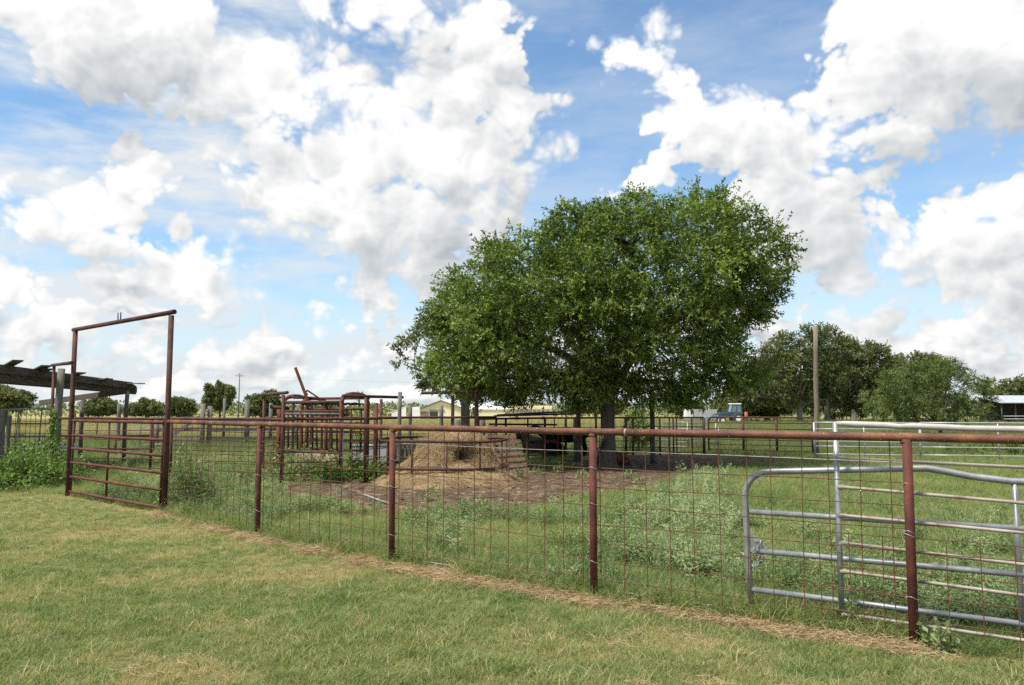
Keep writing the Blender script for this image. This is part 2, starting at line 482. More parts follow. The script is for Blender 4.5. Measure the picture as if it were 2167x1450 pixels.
def leaf_mat(name, stops, trans=0.35, rough=0.55, inst=False):
    m, N, L, b = new_mat(name)
    at = N.new("ShaderNodeAttribute"); at.attribute_name = "tint"
    at.attribute_type = 'INSTANCER' if inst else 'GEOMETRY'
    r = ramp_node(N, stops); L.new(at.outputs["Fac"], r.inputs[0])
    col = r.outputs[0]
    L.new(col, b.inputs["Base Color"])
    b.inputs["Roughness"].default_value = rough
    b.inputs["Specular IOR Level"].default_value = 0.35
    tr = N.new("ShaderNodeBsdfTranslucent")
    br = N.new("ShaderNodeMix"); br.data_type = 'RGBA'; br.blend_type = 'MULTIPLY'; br.inputs[0].default_value = 1.0
    L.new(col, br.inputs[6]); br.inputs[7].default_value = (1.0, 1.05, 0.55, 1)
    L.new(br.outputs[2], tr.inputs["Color"])
    mx = N.new("ShaderNodeMixShader"); mx.inputs[0].default_value = trans
    L.new(b.outputs[0], mx.inputs[1]); L.new(tr.outputs[0], mx.inputs[2])
    L.new(mx.outputs[0], N["Material Output"].inputs["Surface"])
    return m

M['leaf_elm'] = leaf_mat('leaf_elm', [(0.0, (0.055, 0.092, 0.015)), (0.5, (0.125, 0.188, 0.032)), (1.0, (0.25, 0.32, 0.070))])
M['leaf_oak'] = leaf_mat('leaf_oak', [(0.0, (0.062, 0.082, 0.028)), (0.5, (0.120, 0.145, 0.052)), (1.0, (0.20, 0.215, 0.085))])
M['leaf_mesquite'] = leaf_mat('leaf_mesquite', [(0.0, (0.065, 0.098, 0.026)), (0.5, (0.115, 0.158, 0.042)), (1.0, (0.19, 0.235, 0.07))])
M['leaf_far'] = leaf_mat('leaf_far', [(0.0, (0.080, 0.105, 0.038)), (0.5, (0.135, 0.165, 0.060)), (1.0, (0.22, 0.245, 0.09))])
M['leaf_vine'] = leaf_mat('leaf_vine', [(0.0, (0.065, 0.115, 0.024)), (0.5, (0.125, 0.200, 0.042)), (1.0, (0.24, 0.32, 0.08))])
M['leaf_weed'] = leaf_mat('leaf_weed', [(0.0, (0.11, 0.165, 0.055)), (0.5, (0.21, 0.27, 0.11)), (1.0, (0.38, 0.42, 0.23))])
M['leaf_brown'] = leaf_mat('leaf_brown', [(0.0, (0.10, 0.11, 0.035)), (0.5, (0.17, 0.14, 0.055)), (1.0, (0.24, 0.18, 0.08))])
M['grass'] = leaf_mat('grass', [(0.0, (0.095, 0.165, 0.042)), (0.35, (0.210, 0.275, 0.094)), (0.6, (0.345, 0.36, 0.145)), (0.8, (0.47, 0.375, 0.195)), (1.0, (0.58, 0.45, 0.265))], trans=0.45, inst=True)
M['weed_inst'] = leaf_mat('weed_cover', [(0.0, (0.115, 0.185, 0.055)), (0.5, (0.245, 0.305, 0.140)), (1.0, (0.45, 0.49, 0.29))], trans=0.35, inst=True)
M['field'] = leaf_mat('field_grass', [(0.0, (0.11, 0.155, 0.05)), (0.4, (0.20, 0.225, 0.085)), (0.7, (0.32, 0.285, 0.125)), (1.0, (0.42, 0.35, 0.165))], trans=0.4, inst=True)
M['straw'] = leaf_mat('straw', [(0.0, (0.20, 0.135, 0.068)), (0.5, (0.42, 0.30, 0.165)), (1.0, (0.62, 0.48, 0.30))], trans=0.25, inst=True)
M['clod'] = leaf_mat('clod', [(0.0, (0.060, 0.038, 0.026)), (0.5, (0.125, 0.082, 0.055)), (1.0, (0.24, 0.17, 0.115))], trans=0.0, rough=0.95, inst=True)

# ------------------------------------------------------------------ layout of the yard
PR, P3, P2, P1, PG = G(1935, 1372), G(1257, 1272), G(829, 1198), G(545, 1138), G(347, 1088)
GL = G(143, 1050)
step = (PR - P3)
PE = PR + step * 1.0
FENCE = [PE + step, PE, PR, P3, P2, P1, PG, GL, Vector((-13.0, 17.2, 0)), Vector((-40, 34, 0))]
_fx = np.array([p.x for p in FENCE])[::-1]; _fy = np.array([p.y for p in FENCE])[::-1]
def fence_y(x): return np.interp(x, _fx, _fy)
def fence_sd(x, y):
    """distance beyond the front fence: positive inside the pen"""
    return (y - fence_y(x)) * 0.8

def gpoly(pxs):
    out = []
    for a, b in pxs:
        g = G(a, b); out.append((g.x, g.y))
    return out
DIRT = gpoly([(500,1036),(600,1052),(720,1068),(830,1090),(960,1086),(1090,1088),(1180,1068),(1300,1046),(1400,1026),(1500,998),(1600,985),(1690,978),
              (1720,972),(1680,967),(1560,964),(1400,958),(1250,965),(1120,985),(1000,1000),(880,1004),(760,1008),(640,1016),(560,1024)])
WEEDY = gpoly([(1370,1060),(1400,1020),(1480,1005),(1560,1010),(1570,1060),(1600,1120),(1580,1200),(1470,1230),(1340,1210),(1290,1140)])
WEEDY2 = gpoly([(860,1120),(880,1050),(930,1030),(980,1060),(1000,1120),(960,1190),(890,1190)])

def masks(x, y):
    n1 = fbm(x * 0.9, y * 0.9, 3); n2 = fbm(x * 2.7, y * 2.7, 11); n3 = fbm(x * 0.35, y * 0.35, 5)
    dirt = sstep(poly_sd(x, y, DIRT) + (n2 - 0.5) * 1.6 + (n1 - 0.5) * 1.2, -0.25, 0.35)
    fd = fence_sd(x, y)
    lawn = 1 - sstep(fd, -0.05, 0.1)
    strip = np.exp(-((fd + 0.10) / 0.13) ** 2) * sstep(n2, 0.30, 0.58) * (x > -7)
    patch = sstep(n1 * 0.6 + n2 * 0.4 + 0.10 * sstep(-x, -1.0, 4.0) * sstep(-y, -9.5, -6.5), 0.50, 0.72) * lawn
    dry = np.clip(np.maximum(strip * 1.0, patch * 0.6), 0, 1)
    # open fields behind the pens
    far = sstep(y + (n3 - 0.5) * 10, 34, 46)
    gold = far * np.clip(sstep(x / np.maximum(y, 1), 0.36, 0.02) * 0.75 + 0.25 + (n3 - 0.5) * 0.7, 0, 1)
    gold = gold * (0.55 + 0.45 * sstep(fbm(x * 0.03, y * 0.10, 23), 0.3, 0.6))
    return dirt, dry, gold, lawn

# ------------------------------------------------------------------ ground
def build_ground():
    def axis(spans):
        out = []
        for a, b, s in spans: out += list(np.arange(a, b, s))
        return np.array(out + [spans[-1][1]])
    xs = axis([(-3000,-600,200),(-600,-100,40),(-100,-16,4),(-16,10,0.16),(10,100,4),(100,600,40),(600,3000,200)])
    ys = axis([(-300,-20,40),(-20,3,2),(3,18,0.14),(18,32,0.22),(32,60,1.2),(60,160,5),(160,440,20),(440,4000,200)])
    gx, gy = np.meshgrid(xs, ys)
    x = gx.ravel(); y = gy.ravel()
    z = -0.006 * np.maximum(0, np.minimum(y, 420) - 30)
    dirt, dry, gold, lawn = masks(x, y)
    near = ((np.abs(x) < 30) & (y < 40)).astype(float)
    z = z + near * (fbm(x * 1.3, y * 1.3, 31) - 0.5) * 0.05 * sstep(fence_sd(x, y), 0.0, 1.5)
    z = z + near * dirt * ((fbm(x * 4, y * 4, 41) - 0.5) * 0.07 - 0.01)
    V = np.stack([x, y, z], 1)
    nx, ny = len(xs), len(ys)
    i, j = np.meshgrid(np.arange(nx - 1), np.arange(ny - 1))
    a = (j * nx + i).ravel()
    Q = np.stack([a, a + 1, a + 1 + nx, a + nx], 1)
    m, N, L, b = new_mat("ground")
    at = N.new("ShaderNodeAttribute"); at.attribute_name = "mask"
    sep = N.new("ShaderNodeSeparateColor"); L.new(at.outputs["Color"], sep.inputs[0])
    tc = N.new("ShaderNodeTexCoord")
    def noise(s, d=6):
        n = N.new("ShaderNodeTexNoise"); n.inputs["Scale"].default_value = s; n.inputs["Detail"].default_value = d
        n.inputs["Roughness"].default_value = 0.65; L.new(tc.outputs["Object"], n.inputs["Vector"]); return n.outputs["Fac"]
    def mix(f, a, c):
        n = N.new("ShaderNodeMix"); n.data_type = 'RGBA'; L.new(f, n.inputs[0]); L.new(a, n.inputs[6]); L.new(c, n.inputs[7]); return n.outputs[2]
    def ramp(f, st):
        r = ramp_node(N, st); L.new(f, r.inputs[0]); return r.outputs[0]
    green = ramp(noise(6), [(0.3, (0.11, 0.135, 0.042)), (0.5, (0.19, 0.195, 0.075)), (0.72, (0.30, 0.24, 0.12))])
    tan = ramp(noise(9), [(0.3, (0.22, 0.15, 0.07)), (0.7, (0.42, 0.29, 0.15))])
    soil = ramp(noise(4.5, 9), [(0.28, (0.038, 0.025, 0.016)), (0.46, (0.090, 0.061, 0.040)), (0.60, (0.145, 0.100, 0.064)), (0.78, (0.23, 0.165, 0.108))])
    gold_c = ramp(noise(0.6, 8), [(0.3, (0.27, 0.235, 0.10)), (0.7, (0.42, 0.36, 0.165))])
    c = mix(sep.outputs[1], green, tan)
    c = mix(sep.outputs[2], c, gold_c)
    c = mix(sep.outputs[0], c, soil)
    L.new(c, b.inputs["Base Color"]); b.inputs["Roughness"].default_value = 0.95
    b.inputs["Specular IOR Level"].default_value = 0.1
    bm = N.new("ShaderNodeBump"); bm.inputs["Strength"].default_value = 0.9; bm.inputs["Distance"].default_value = 0.07
    vo = N.new("ShaderNodeTexVoronoi"); vo.inputs["Scale"].default_value = 6.0; vo.inputs["Randomness"].default_value = 1.0
    L.new(tc.outputs["Object"], vo.inputs["Vector"])
    hm = N.new("ShaderNodeMath"); hm.operation = 'MULTIPLY_ADD'; L.new(vo.outputs["Distance"], hm.inputs[0]); hm.inputs[1].default_value = 1.4; L.new(noise(14, 9), hm.inputs[2])
    L.new(hm.outputs[0], bm.inputs["Height"]); L.new(bm.outputs[0], b.inputs["Normal"])
    o = fast_mesh("ground", V, Q, m, kind="structure")
    o["label"] = "grassy yard, bare dirt pen and golden field"
    ca = o.data.attributes.new("mask", 'FLOAT_COLOR', 'POINT')
    ca.data.foreach_set("color", np.stack([dirt, dry, gold, np.ones_like(dirt)], 1).astype(np.float32).ravel())
    o.data.polygons.foreach_set("use_smooth", [True] * len(o.data.polygons))
    return o
build_ground()
def near_z(x, y):
    z = -0.006 * np.maximum(0, np.minimum(y, 420) - 30)
    d = masks(x, y)[0]
    return z + (fbm(x * 1.3, y * 1.3, 31) - 0.5) * 0.05 * sstep(fence_sd(x, y), 0.0, 1.5) * (y < 40) + d * ((fbm(x * 4, y * 4, 41) - 0.5) * 0.07 - 0.01) * (y < 40)

# ------------------------------------------------------------------ scattered ground cover (nobody could count it)
def blade_clump(name, n, rad, hmin, hmax, w, lean, mat, seed, segs=3, flat=False):
    r = np.random.default_rng(seed)
    V = []; Q = []
    for i in range(n):
        a = r.uniform(0, 6.283); rr = rad * math.sqrt(r.uniform())
        bx, by = rr * math.cos(a), rr * math.sin(a)
        h = r.uniform(hmin, hmax); dirn = r.uniform(0, 6.283); ln = lean * r.uniform(0.3, 1.3)
        dx, dy = math.cos(dirn), math.sin(dirn); tw = r.uniform(0, 6.283)
        sx, sy = math.cos(tw), math.sin(tw); base = len(V)
        z0 = r.uniform(0.003, 0.03) if flat else 0.0
        for k in range(segs + 1):
            t = k / segs
            off = ln * h * t * t if not flat else h * (t - 0.5) + 0
            cx, cy = bx + dx * off, by + dy * off
            if flat:
                bend = ln * h * (t - 0.5) ** 2
                cx += -dy * bend; cy += dx * bend; cz = z0 + r.uniform(0, 0.012) + 0.02 * t * r.uniform(0, 1)
            else:
                cz = h * t * (1 - 0.35 * ln * t)
            ww = w * (1 - 0.85 * t) if not flat else w * 0.8
            if flat: sx, sy = -dy * 0.6, dx * 0.6
            V.append((cx - sx * ww / 2, cy - sy * ww / 2, cz)); V.append((cx + sx * ww / 2, cy + sy * ww / 2, cz + (ww * 0.5 if flat else 0)))
        for k in range(segs):
            o = base + 2 * k; Q.append((o, o + 1, o + 3, o + 2))
    me = bpy.data.meshes.new(name); me.from_pydata(V, [], Q); me.materials.append(mat)
    return me

def weed_proto(name, nst, h, leaf, mat, seed):
    r = np.random.default_rng(seed); V = []; Q = []
    def quad(c, d, s, ln, w):
        c = np.array(c); d = np.array(d); s = np.array(s); b = len(V)
        V.extend([tuple(c), tuple(c + d * ln * .45 + s * w / 2 + np.array([0, 0, .01])), tuple(c + d * ln), tuple(c + d * ln * .45 - s * w / 2 + np.array([0, 0, .01]))])
        Q.append((b, b + 1, b + 2, b + 3))
    for i in range(nst):
        a = r.uniform(0, 6.283); lean = r.uniform(0.1, 0.6); hh = h * r.uniform(0.6, 1.1)
        p0 = np.array([r.normal(0, .04), r.normal(0, .04), 0]); d = np.array([math.cos(a) * lean, math.sin(a) * lean, 1]); d /= np.linalg.norm(d)
        sd = np.array([-math.sin(a), math.cos(a), 0]); b = len(V)
        for t, w in ((0, .006), (0.5, .005), (1, .002)):
            p = p0 + d * hh * t; V.extend([tuple(p - sd * w), tuple(p + sd * w)])
        Q.extend([(b, b + 1, b + 3, b + 2), (b + 2, b + 3, b + 5, b + 4)])
        nl = int(9 + 5 * r.uniform())
        for k in range(nl):
            t = 0.25 + 0.75 * (k + r.uniform()) / nl
            la = k * 2.4 + r.uniform(-.4, .4)
            ld = np.array([math.cos(la), math.sin(la), r.uniform(-.25, .7)]); ld /= np.linalg.norm(ld)
            ls = np.cross(ld, [0, 0, 1.0]); ls /= np.linalg.norm(ls) + 1e-9
            quad(p0 + d * hh * t, ld, ls, leaf * r.uniform(.6, 1.2) * (1.1 - 0.4 * t), leaf * 0.22)
    me = bpy.data.meshes.new(name); me.from_pydata(V, [], Q); me.materials.append(mat)
    return me

def clod_proto(name, seed, mat):
    import bmesh
    bm = bmesh.new(); bmesh.ops.create_icosphere(bm, subdivisions=1, radius=0.5)
    r = random.Random(seed)
    for v in bm.verts: v.co *= r.uniform(0.6, 1.15); v.co.z *= 0.55
    me = bpy.data.meshes.new(name); bm.to_mesh(me); bm.free(); me.materials.append(mat)
    return me

def scatter(name, label, pts, scl, tint, protos, tilt=0.12, parent=None, idx=None):
    n = len(pts)
    me = bpy.data.meshes.new(name)
    off = np.array(parent.location) if parent is not None else np.zeros(3)
    me.vertices.add(n); me.vertices.foreach_set("co", (pts - off).astype(np.float32).ravel())
    rot = np.stack([rng.normal(0, tilt, n), rng.normal(0, tilt, n), rng.uniform(0, 6.283, n)], 1)
    a = me.attributes.new("rot", 'FLOAT_VECTOR', 'POINT'); a.data.foreach_set("vector", rot.astype(np.float32).ravel())
    a = me.attributes.new("scl", 'FLOAT_VECTOR', 'POINT')
    s3 = np.repeat(scl[:, None], 3, 1) if scl.ndim == 1 else scl
    a.data.foreach_set("vector", s3.astype(np.float32).ravel())
    a = me.attributes.new("idx", 'INT', 'POINT')
    a.data.foreach_set("value", (rng.integers(0, len(protos), n) if idx is None else idx).astype(np.int32))
    a = me.attributes.new("tint", 'FLOAT', 'POINT'); a.data.foreach_set("value", np.clip(tint, 0, 1).astype(np.float32))
    o = bpy.data.objects.new(name, me); COL.objects.link(o)
    if parent is not None: o.parent = parent
    pc = bpy.data.collections.new(name + "_kinds")
    for k, pm in enumerate(protos):
        po = bpy.data.objects.new(f"{name}_kind_{k}", pm); pc.objects.link(po)
    ng = bpy.data.node_groups.new(name + "_spread", 'GeometryNodeTree')
    ng.interface.new_socket("Geometry", in_out='INPUT', socket_type='NodeSocketGeometry')
    ng.interface.new_socket("Geometry", in_out='OUTPUT', socket_type='NodeSocketGeometry')
    N, L = ng.nodes, ng.links
    gi = N.new("NodeGroupInput"); go = N.new("NodeGroupOutput")
    ci = N.new("GeometryNodeCollectionInfo"); ci.inputs[0].default_value = pc
    ci.inputs["Separate Children"].default_value = True; ci.inputs["Reset Children"].default_value = True
    ip = N.new("GeometryNodeInstanceOnPoints"); ip.inputs["Pick Instance"].default_value = True
    def na(nm, t):
        k = N.new("GeometryNodeInputNamedAttribute"); k.data_type = t; k.inputs[0].default_value = nm; return k.outputs[0]
    L.new(gi.outputs[0], ip.inputs["Points"]); L.new(ci.outputs[0], ip.inputs["Instance"])
    L.new(na("idx", 'INT'), ip.inputs["Instance Index"])
    L.new(na("rot", 'FLOAT_VECTOR'), ip.inputs["Rotation"]); L.new(na("scl", 'FLOAT_VECTOR'), ip.inputs["Scale"])
    L.new(ip.outputs[0], go.inputs[0])
    md = o.modifiers.new("spread", 'NODES'); md.node_group = ng
    tag(o, label, None, None, "stuff")
    return o

def in_view(n, y0, y1, pw=1.0, margin=0.72):
    """random spots on the ground in front of the camera, denser nearby"""
    u = rng.uniform(0, 1, n)
    y = (y0 ** (1 - pw) + u * (y1 ** (1 - pw) - y0 ** (1 - pw))) ** (1 / (1 - pw)) if pw != 1 else y0 * (y1 / y0) ** u
    x = rng.uniform(-margin, margin, n) * y
    return x, y

def ground_cover():
    lawn_p = [blade_clump(f"lawn_clump_{k}", 12, 0.045, 0.022, 0.060, 0.0045, 0.9, M['grass'], 100 + k) for k in range(6)]
    x, y = in_view(120000, 4.0, 17.0, 1.6)
    fd = fence_sd(x, y)
    keep = fd < 0.06
    x, y = x[keep], y[keep]
    dirt, dry, gold, lawn = masks(x, y)
    tint = 0.365 + 0.05 * sstep(-x / y, 0.1, 0.5) + 0.40 * dry + rng.normal(0, 0.17, len(x)) + (fbm(x * 1.6, y * 1.6, 77) - 0.5) * 0.45 + (rng.uniform(0, 1, len(x)) < 0.13) * 0.38
    s = rng.uniform(0.6, 1.2, len(x)) * (1 - 0.25 * dry) * (0.55 + 0.9 * fbm(x * 3.2, y * 3.2, 13)) * (1 + 0.8 * (rng.uniform(0, 1, len(x)) < 0.06))
    scatter("lawn_grass", "short mown lawn grass with tan dry patches in front of the fence", np.stack([x, y, near_z(x, y) - 0.004], 1), s, tint, lawn_p)
    # longer grass inside the pen
    pen_p = [blade_clump(f"pen_clump_{k}", 12, 0.07, 0.05, 0.15, 0.006, 1.0, M['grass'], 200 + k) for k in range(6)]
    x, y = in_view(110000, 5.0, 36.0, 1.35)
    dirt, dry, gold, lawn = masks(x, y)
    keep = (fence_sd(x, y) > 0.0) & (rng.uniform(0, 1, len(x)) > dirt * 1.05)
    x, y, dry, dirt = x[keep], y[keep], dry[keep], dirt[keep]
    tint = 0.35 + 0.40 * dry + 0.3 * dirt + rng.normal(0, 0.10, len(x)) + (fbm(x * 0.9, y * 0.9, 71) - 0.5) * 0.5 + (rng.uniform(0, 1, len(x)) < 0.12) * 0.3
    s = rng.uniform(0.7, 1.3, len(x)) * (1 - 0.5 * dirt) * (0.6 + 0.8 * fbm(x * 1.1, y * 1.1, 17)) * (1 + np.clip((y - 12) / 30, 0, 0.8))
    scatter("pen_grass", "green grass growing inside the pen behind the front fence", np.stack([x, y, near_z(x, y) - 0.005], 1), s, tint, pen_p)
    # tall fringe under the front fence
    t = rng.uniform(0, 1, 5000); seg = rng.integers(2, 6, 5000)
    A = np.array([[p.x, p.y] for p in FENCE])
    xy = A[seg] * (1 - t[:, None]) + A[seg + 1] * t[:, None]
    x = xy[:, 0] + rng.normal(0.05, 0.08, 5000); y = xy[:, 1] + np.abs(rng.normal(0.10, 0.16, 5000))
    keep = fbm(x * 1.5, y * 1.5, 91) > 0.40
    x, y = x[keep], y[keep]
    tint = 0.30 + rng.normal(0, 0.12, len(x)) + (rng.uniform(0, 1, len(x)) < 0.25) * 0.4
    scatter("fence_line_grass", "longer uncut grass along the foot of the front fence", np.stack([x, y, np.zeros(len(x))], 1), rng.uniform(0.6, 1.9, len(x)), tint, pen_p, tilt=0.25)
    # dry clippings
    clip_p = [blade_clump(f"clipping_{k}", 16, 0.09, 0.04, 0.13, 0.0035, 1.1, M['straw'], 300 + k, segs=3, flat=True) for k in range(5)]
    n = 4000
    t = rng.uniform(0, 1, n); seg = rng.integers(2, 6, n)
    xy = A[seg] * (1 - t[:, None]) + A[seg + 1] * t[:, None]
    x = xy[:, 0] + rng.normal(-0.04, 0.06, n); y = xy[:, 1] + rng.normal(-0.09, 0.08, n)
    keep = fbm(x * 2.7, y * 2.7, 11) + rng.normal(0, .13, n) > 0.46
    x, y = x[keep], y[keep]
    extra_x, extra_y = in_view(26000, 4.0, 12.0, 1.6)
    dr = masks(extra_x, extra_y)[1]
    k2 = (fence_sd(extra_x, extra_y) < 0) & (rng.uniform(0, 1, len(extra_x)) < (dr - 0.30) * 0.16)
    x = np.concatenate([x, extra_x[k2]]); y = np.concatenate([y, extra_y[k2]])
    scatter("dry_clippings", "tan dry grass clippings strewn along the fence foot and lawn", np.stack([x, y, np.full(len(x), 0.012)], 1), rng.uniform(0.6, 1.2, len(x)), rng.normal(0.50, 0.25, len(x)), clip_p, tilt=0.22)
    # silvery weeds
    weed_p = [weed_proto(f"weed_{k}", 3 + k % 3, (0.30, 0.42, 0.24, 0.36, 0.50, 0.2, 0.33, 0.28)[k], (0.10, 0.075, 0.085, 0.12, 0.07, 0.09, 0.06, 0.11)[k], M['weed_inst'], 400 + k) for k in range(8)]
    x, y = in_view(60000, 5.6, 32.0, 1.3)
    dirt = masks(x, y)[0]
    dens = 0.34 * sstep(poly_sd(x, y, WEEDY) + (fbm(x * 2, y * 2, 62) - .5) * 1.5, -0.3, 0.5) + 0.5 * sstep(poly_sd(x, y, WEEDY2), -0.2, 0.3) + 0.80 * sstep(fbm(x * 0.8, y * 0.8, 61) + 0.05 * sstep(x / y, -0.05, 0.1), 0.47, 0.62) * (y < 14) \
        + 0.9 * sstep(-x, 1.0, 5.0) * (y > 13) * sstep(fbm(x * 0.6, y * 0.6, 63), 0.30, 0.55)
    right = sstep(x / y, 0.30, 0.40)
    dens = dens * (1 - 0.75 * right * (y > 7.0))
    keep = (fence_sd(x, y) > 0.12) & (rng.uniform(0, 1, len(x)) < dens * np.where(y < 14, 0.42, 0.8)) & (dirt < 0.6) & ~((x < -7.4) & (y < 20))
    x, y = x[keep], y[keep]
    mnd = sstep(poly_sd(x, y, WEEDY), -0.2, 0.5)
    s = rng.uniform(0.55, 1.25, len(x)) * (0.72 + 0.15 * mnd * (y > 9.5)) * (0.75 + 0.5 * fbm(x * 1.2, y * 1.2, 65))
    scatter("weeds", "silvery green leafy weeds spread through the pen grass", np.stack([x, y, near_z(x, y)], 1), s, 0.40 + rng.normal(0, 0.15, len(x)) + 0.2 * mnd + 0.5 * (fbm(x * 1.2, y * 1.2, 64) - .5), weed_p, tilt=0.2)
    # sparse seedlings at the edge of the dirt
    # clods and litter on the dirt
    clod_p = [clod_proto(f"clod_{k}", k, M['clod']) for k in range(4)]
    x, y = in_view(22000, 9.5, 29.0, 1.5)
    d = masks(x, y)[0]
    keep = (d > 0.35) & (fbm(x * 1.7, y * 1.7, 51) > 0.38) & ((x < 3.2) | (rng.uniform(0, 1, len(x)) < 0.35))
    x, y = x[keep], y[keep]
    scatter("dirt_clods", "dark clods and dung lumps littering the bare dirt", np.stack([x, y, near_z(x, y)], 1), 0.02 + 0.12 * rng.uniform(0, 1, len(x)) ** 3.5, rng.uniform(0, 1, len(x)), clod_p)
    x, y = in_view(9000, 9.5, 27.0, 1.5)
    d = masks(x, y)[0]; hx = (x + 1.6) / 4.2; hy = (y - 16.5) / 4.5
    keep = (d > 0.3) & (rng.uniform(0, 1, len(x)) < np.exp(-(hx ** 2 + hy ** 2)) * 0.30 + 0.05)
    x, y = x[keep], y[keep]
    scatter("loose_straw", "loose straw scattered over the dirt around the hay heap", np.stack([x, y, near_z(x, y) + 0.005], 1), rng.uniform(0.6, 1.4, len(x)), rng.normal(0.5, 0.22, len(x)), clip_p)
    # open field beyond the pens
    field_p = [blade_clump(f"field_clump_{k}", 16, 0.22, 0.16, 0.48, 0.018, 0.7, M['field'], 500 + k) for k in range(5)]
    x, y = in_view(60000, 27.0, 170.0, 1.25)
    dirt, dry, gold, lawn = masks(x, y)
    keep = (dirt < 0.3)
    x, y, gold = x[keep], y[keep], gold[keep]
    tint = 0.12 + 0.75 * gold + rng.normal(0, 0.12, len(x)) + 0.25 * (fbm(x * 0.25, y * 0.25, 67) - 0.5)
    s = rng.uniform(0.5, 1.1, len(x)) * (0.55 + np.clip(y / 90, 0, 1.2))
    scatter("field_grass", "tall golden and green grass covering the open field", np.stack([x, y, -0.006 * np.maximum(0, y - 30)], 1), s, tint, field_p)
ground_cover()

# ------------------------------------------------------------------ front pipe fence with wire mesh
def rail_pts(a, b, n, z0, z1=None, wob=0.004):
    z1 = z0 if z1 is None else z1
    out = []
    for i in range(n + 1):
        t = i / n; p = a.lerp(b, t)
        out.append(Vector((p.x, p.y, z0 + (z1 - z0) * t + random.uniform(-wob, wob))))
    return out

def wire_mesh(a, b, zs, ztop, zbot, spacing=0.203, r=0.0036, off=0.04, wob=0.006):
    d = Vector((b.x - a.x, b.y - a.y, 0)); ln = d.length; d.normalize()
    nrm = Vector((-d.y, d.x, 0))
    if nrm.y < 0: nrm = -nrm
    m = MB()
    for z in zs:
        pts = []
        k = max(2, int(ln / 0.5))
        for i in range(k + 1):
            p = a + d * (ln * i / k) + nrm * (off + random.uniform(-wob, wob))
            pts.append(Vector((p.x, p.y, z + random.uniform(-wob, wob))))
        m.tube(pts, r, 5, False)
    nv = int(ln / spacing)
    for i in range(nv + 1):
        s = 0.06 + i * spacing + random.uniform(-0.008, 0.008)
        if s > ln: break
        p = a + d * s + nrm * (off - 0.005)
        lean = random.uniform(-0.012, 0.012)
        m.tube([Vector((p.x, p.y, zbot)), Vector((p.x + d.x * lean * .5, p.y + d.y * lean * .5, (ztop + zbot) / 2)), Vector((p.x + d.x * lean, p.y + d.y * lean, ztop))], r, 5, False)
    return m

def front_fence():
    t = thing("pipe_fence", "rusty pipe fence with wire mesh crossing the foreground at the edge of the lawn", "fence", P3)
    posts = [PE, PR, P3, P2, P1]
    RZ = 1.408
    post_objs = []
    for i, p in enumerate(posts):
        lean = Vector((random.uniform(-.012, .012), random.uniform(-.012, .012), 0))
        post_objs.append(MB().tube([p + Vector((0, 0, -0.2)), p + Vector((0, 0, .7)) + lean * .5, p + Vector((0, 0, RZ - 0.012)) + lean], 0.0315, 16).build("post", M['rust_post'], t))
    for p, po in zip(posts, post_objs):
        MB().tube([p + Vector((0, 0, RZ - 0.045)), p + Vector((0, 0, RZ - 0.036)), p + Vector((0, 0, RZ - 0.026))], [0.0325, 0.0375, 0.036], 14).build("weld", M['rust_dark'], po)
        for z in (0.32, 0.785, 1.10):
            z += random.uniform(-.02, .02)
            ring = [p + Vector((0.036 * math.cos(a), 0.036 * math.sin(a) + (0.02 if math.sin(a) > 0.3 else 0), z + .01 * math.sin(2 * a))) for a in np.linspace(0, 2 * math.pi, 15)]
            MB().tube(ring, 0.0022, 5, False).build("wire_tie", M['wire_grey'], po)
    pts = [PE, PR, P3, P2, P1, PG]
    joint = P3.lerp(PR, 0.13)
    def rail(a, b, mids):
        q = []
        chain = [a] + mids + [b]
        for u, v in zip(chain[:-1], chain[1:]):
            q += rail_pts(u, v, 4, RZ, RZ, 0.003)[:-1]
        q.append(Vector((b.x, b.y, RZ)))
        return q
    MB().tube(rail(PE + step * .3, joint, [PR]), 0.0305, 20).build("top_rail", M['rust_rail'], t, label="dark brown stretch of rail")
    MB().tube(rail(joint, PG, [P3, P2, P1]), 0.0305, 20).build("top_rail", M['rust_rail'], t, label="orange rusted stretch of rail")
    # weld collar at the joint
    dj = (PR - P3).normalized()
    MB().tube([Vector((joint.x, joint.y, RZ)) - dj * 0.008, Vector((joint.x, joint.y, RZ)) + dj * 0.008], 0.0325, 20).build("weld", M['pale_pipe'], t)
    zs = [0.05, 0.175, 0.32, 0.475, 0.63, 0.785, 0.94, 1.10]
    for a, b in ((PG, P1), (P1, P2), (P2, P3), (P3, PR)):
        wire_mesh(a, b, zs, 1.375, 0.02).build("wire_panel", M['rust_wire'], t)
    wire_mesh(PR.lerp(P3, 0.27), PE, [0.06, 0.17, 0.33, 0.48, 0.63, 0.72], 0.72, 0.01, 0.20, 0.0033, 0.06).build("wire_panel", M['rust_wire'], t, label="low wire panel overlapping the taller one")
    # smooth grey strand
    n = Vector((0.55, 0.83, 0)).normalized() * 0.05
    q = []
    for a, b in ((P2, P3), (P3, PR)):
        q += rail_pts(a + n, b + n, 4, 1.245, 1.235, 0.003)
    MB().tube(q, 0.0028, 6, False).build("smooth_wire", M['wire_grey'], t)
    q = []
    for a, b in ((P2, P3), (P3, PR)):
        q += rail_pts(a.lerp(b, 0.08) + n * 1.3, a.lerp(b, 0.95) + n * 1.3, 5, 0.085, 0.075, 0.012)
    MB().tube(q[:6], 0.0035, 6, False).build("bottom_wire", M['wire_grey'], t)
    MB().tube(q[6:], 0.0035, 6, False).build("bottom_wire", M['wire_grey'], t)
    # wire wrapped round the near post
    w = [PR + Vector((0.036 * math.cos(a), 0.036 * math.sin(a), 0.80 - 0.012 * a)) for a in np.linspace(0, 9, 28)]
    MB().tube(w, 0.0022, 5, False).build("wire_tie", M['wire_grey'], t)
front_fence()

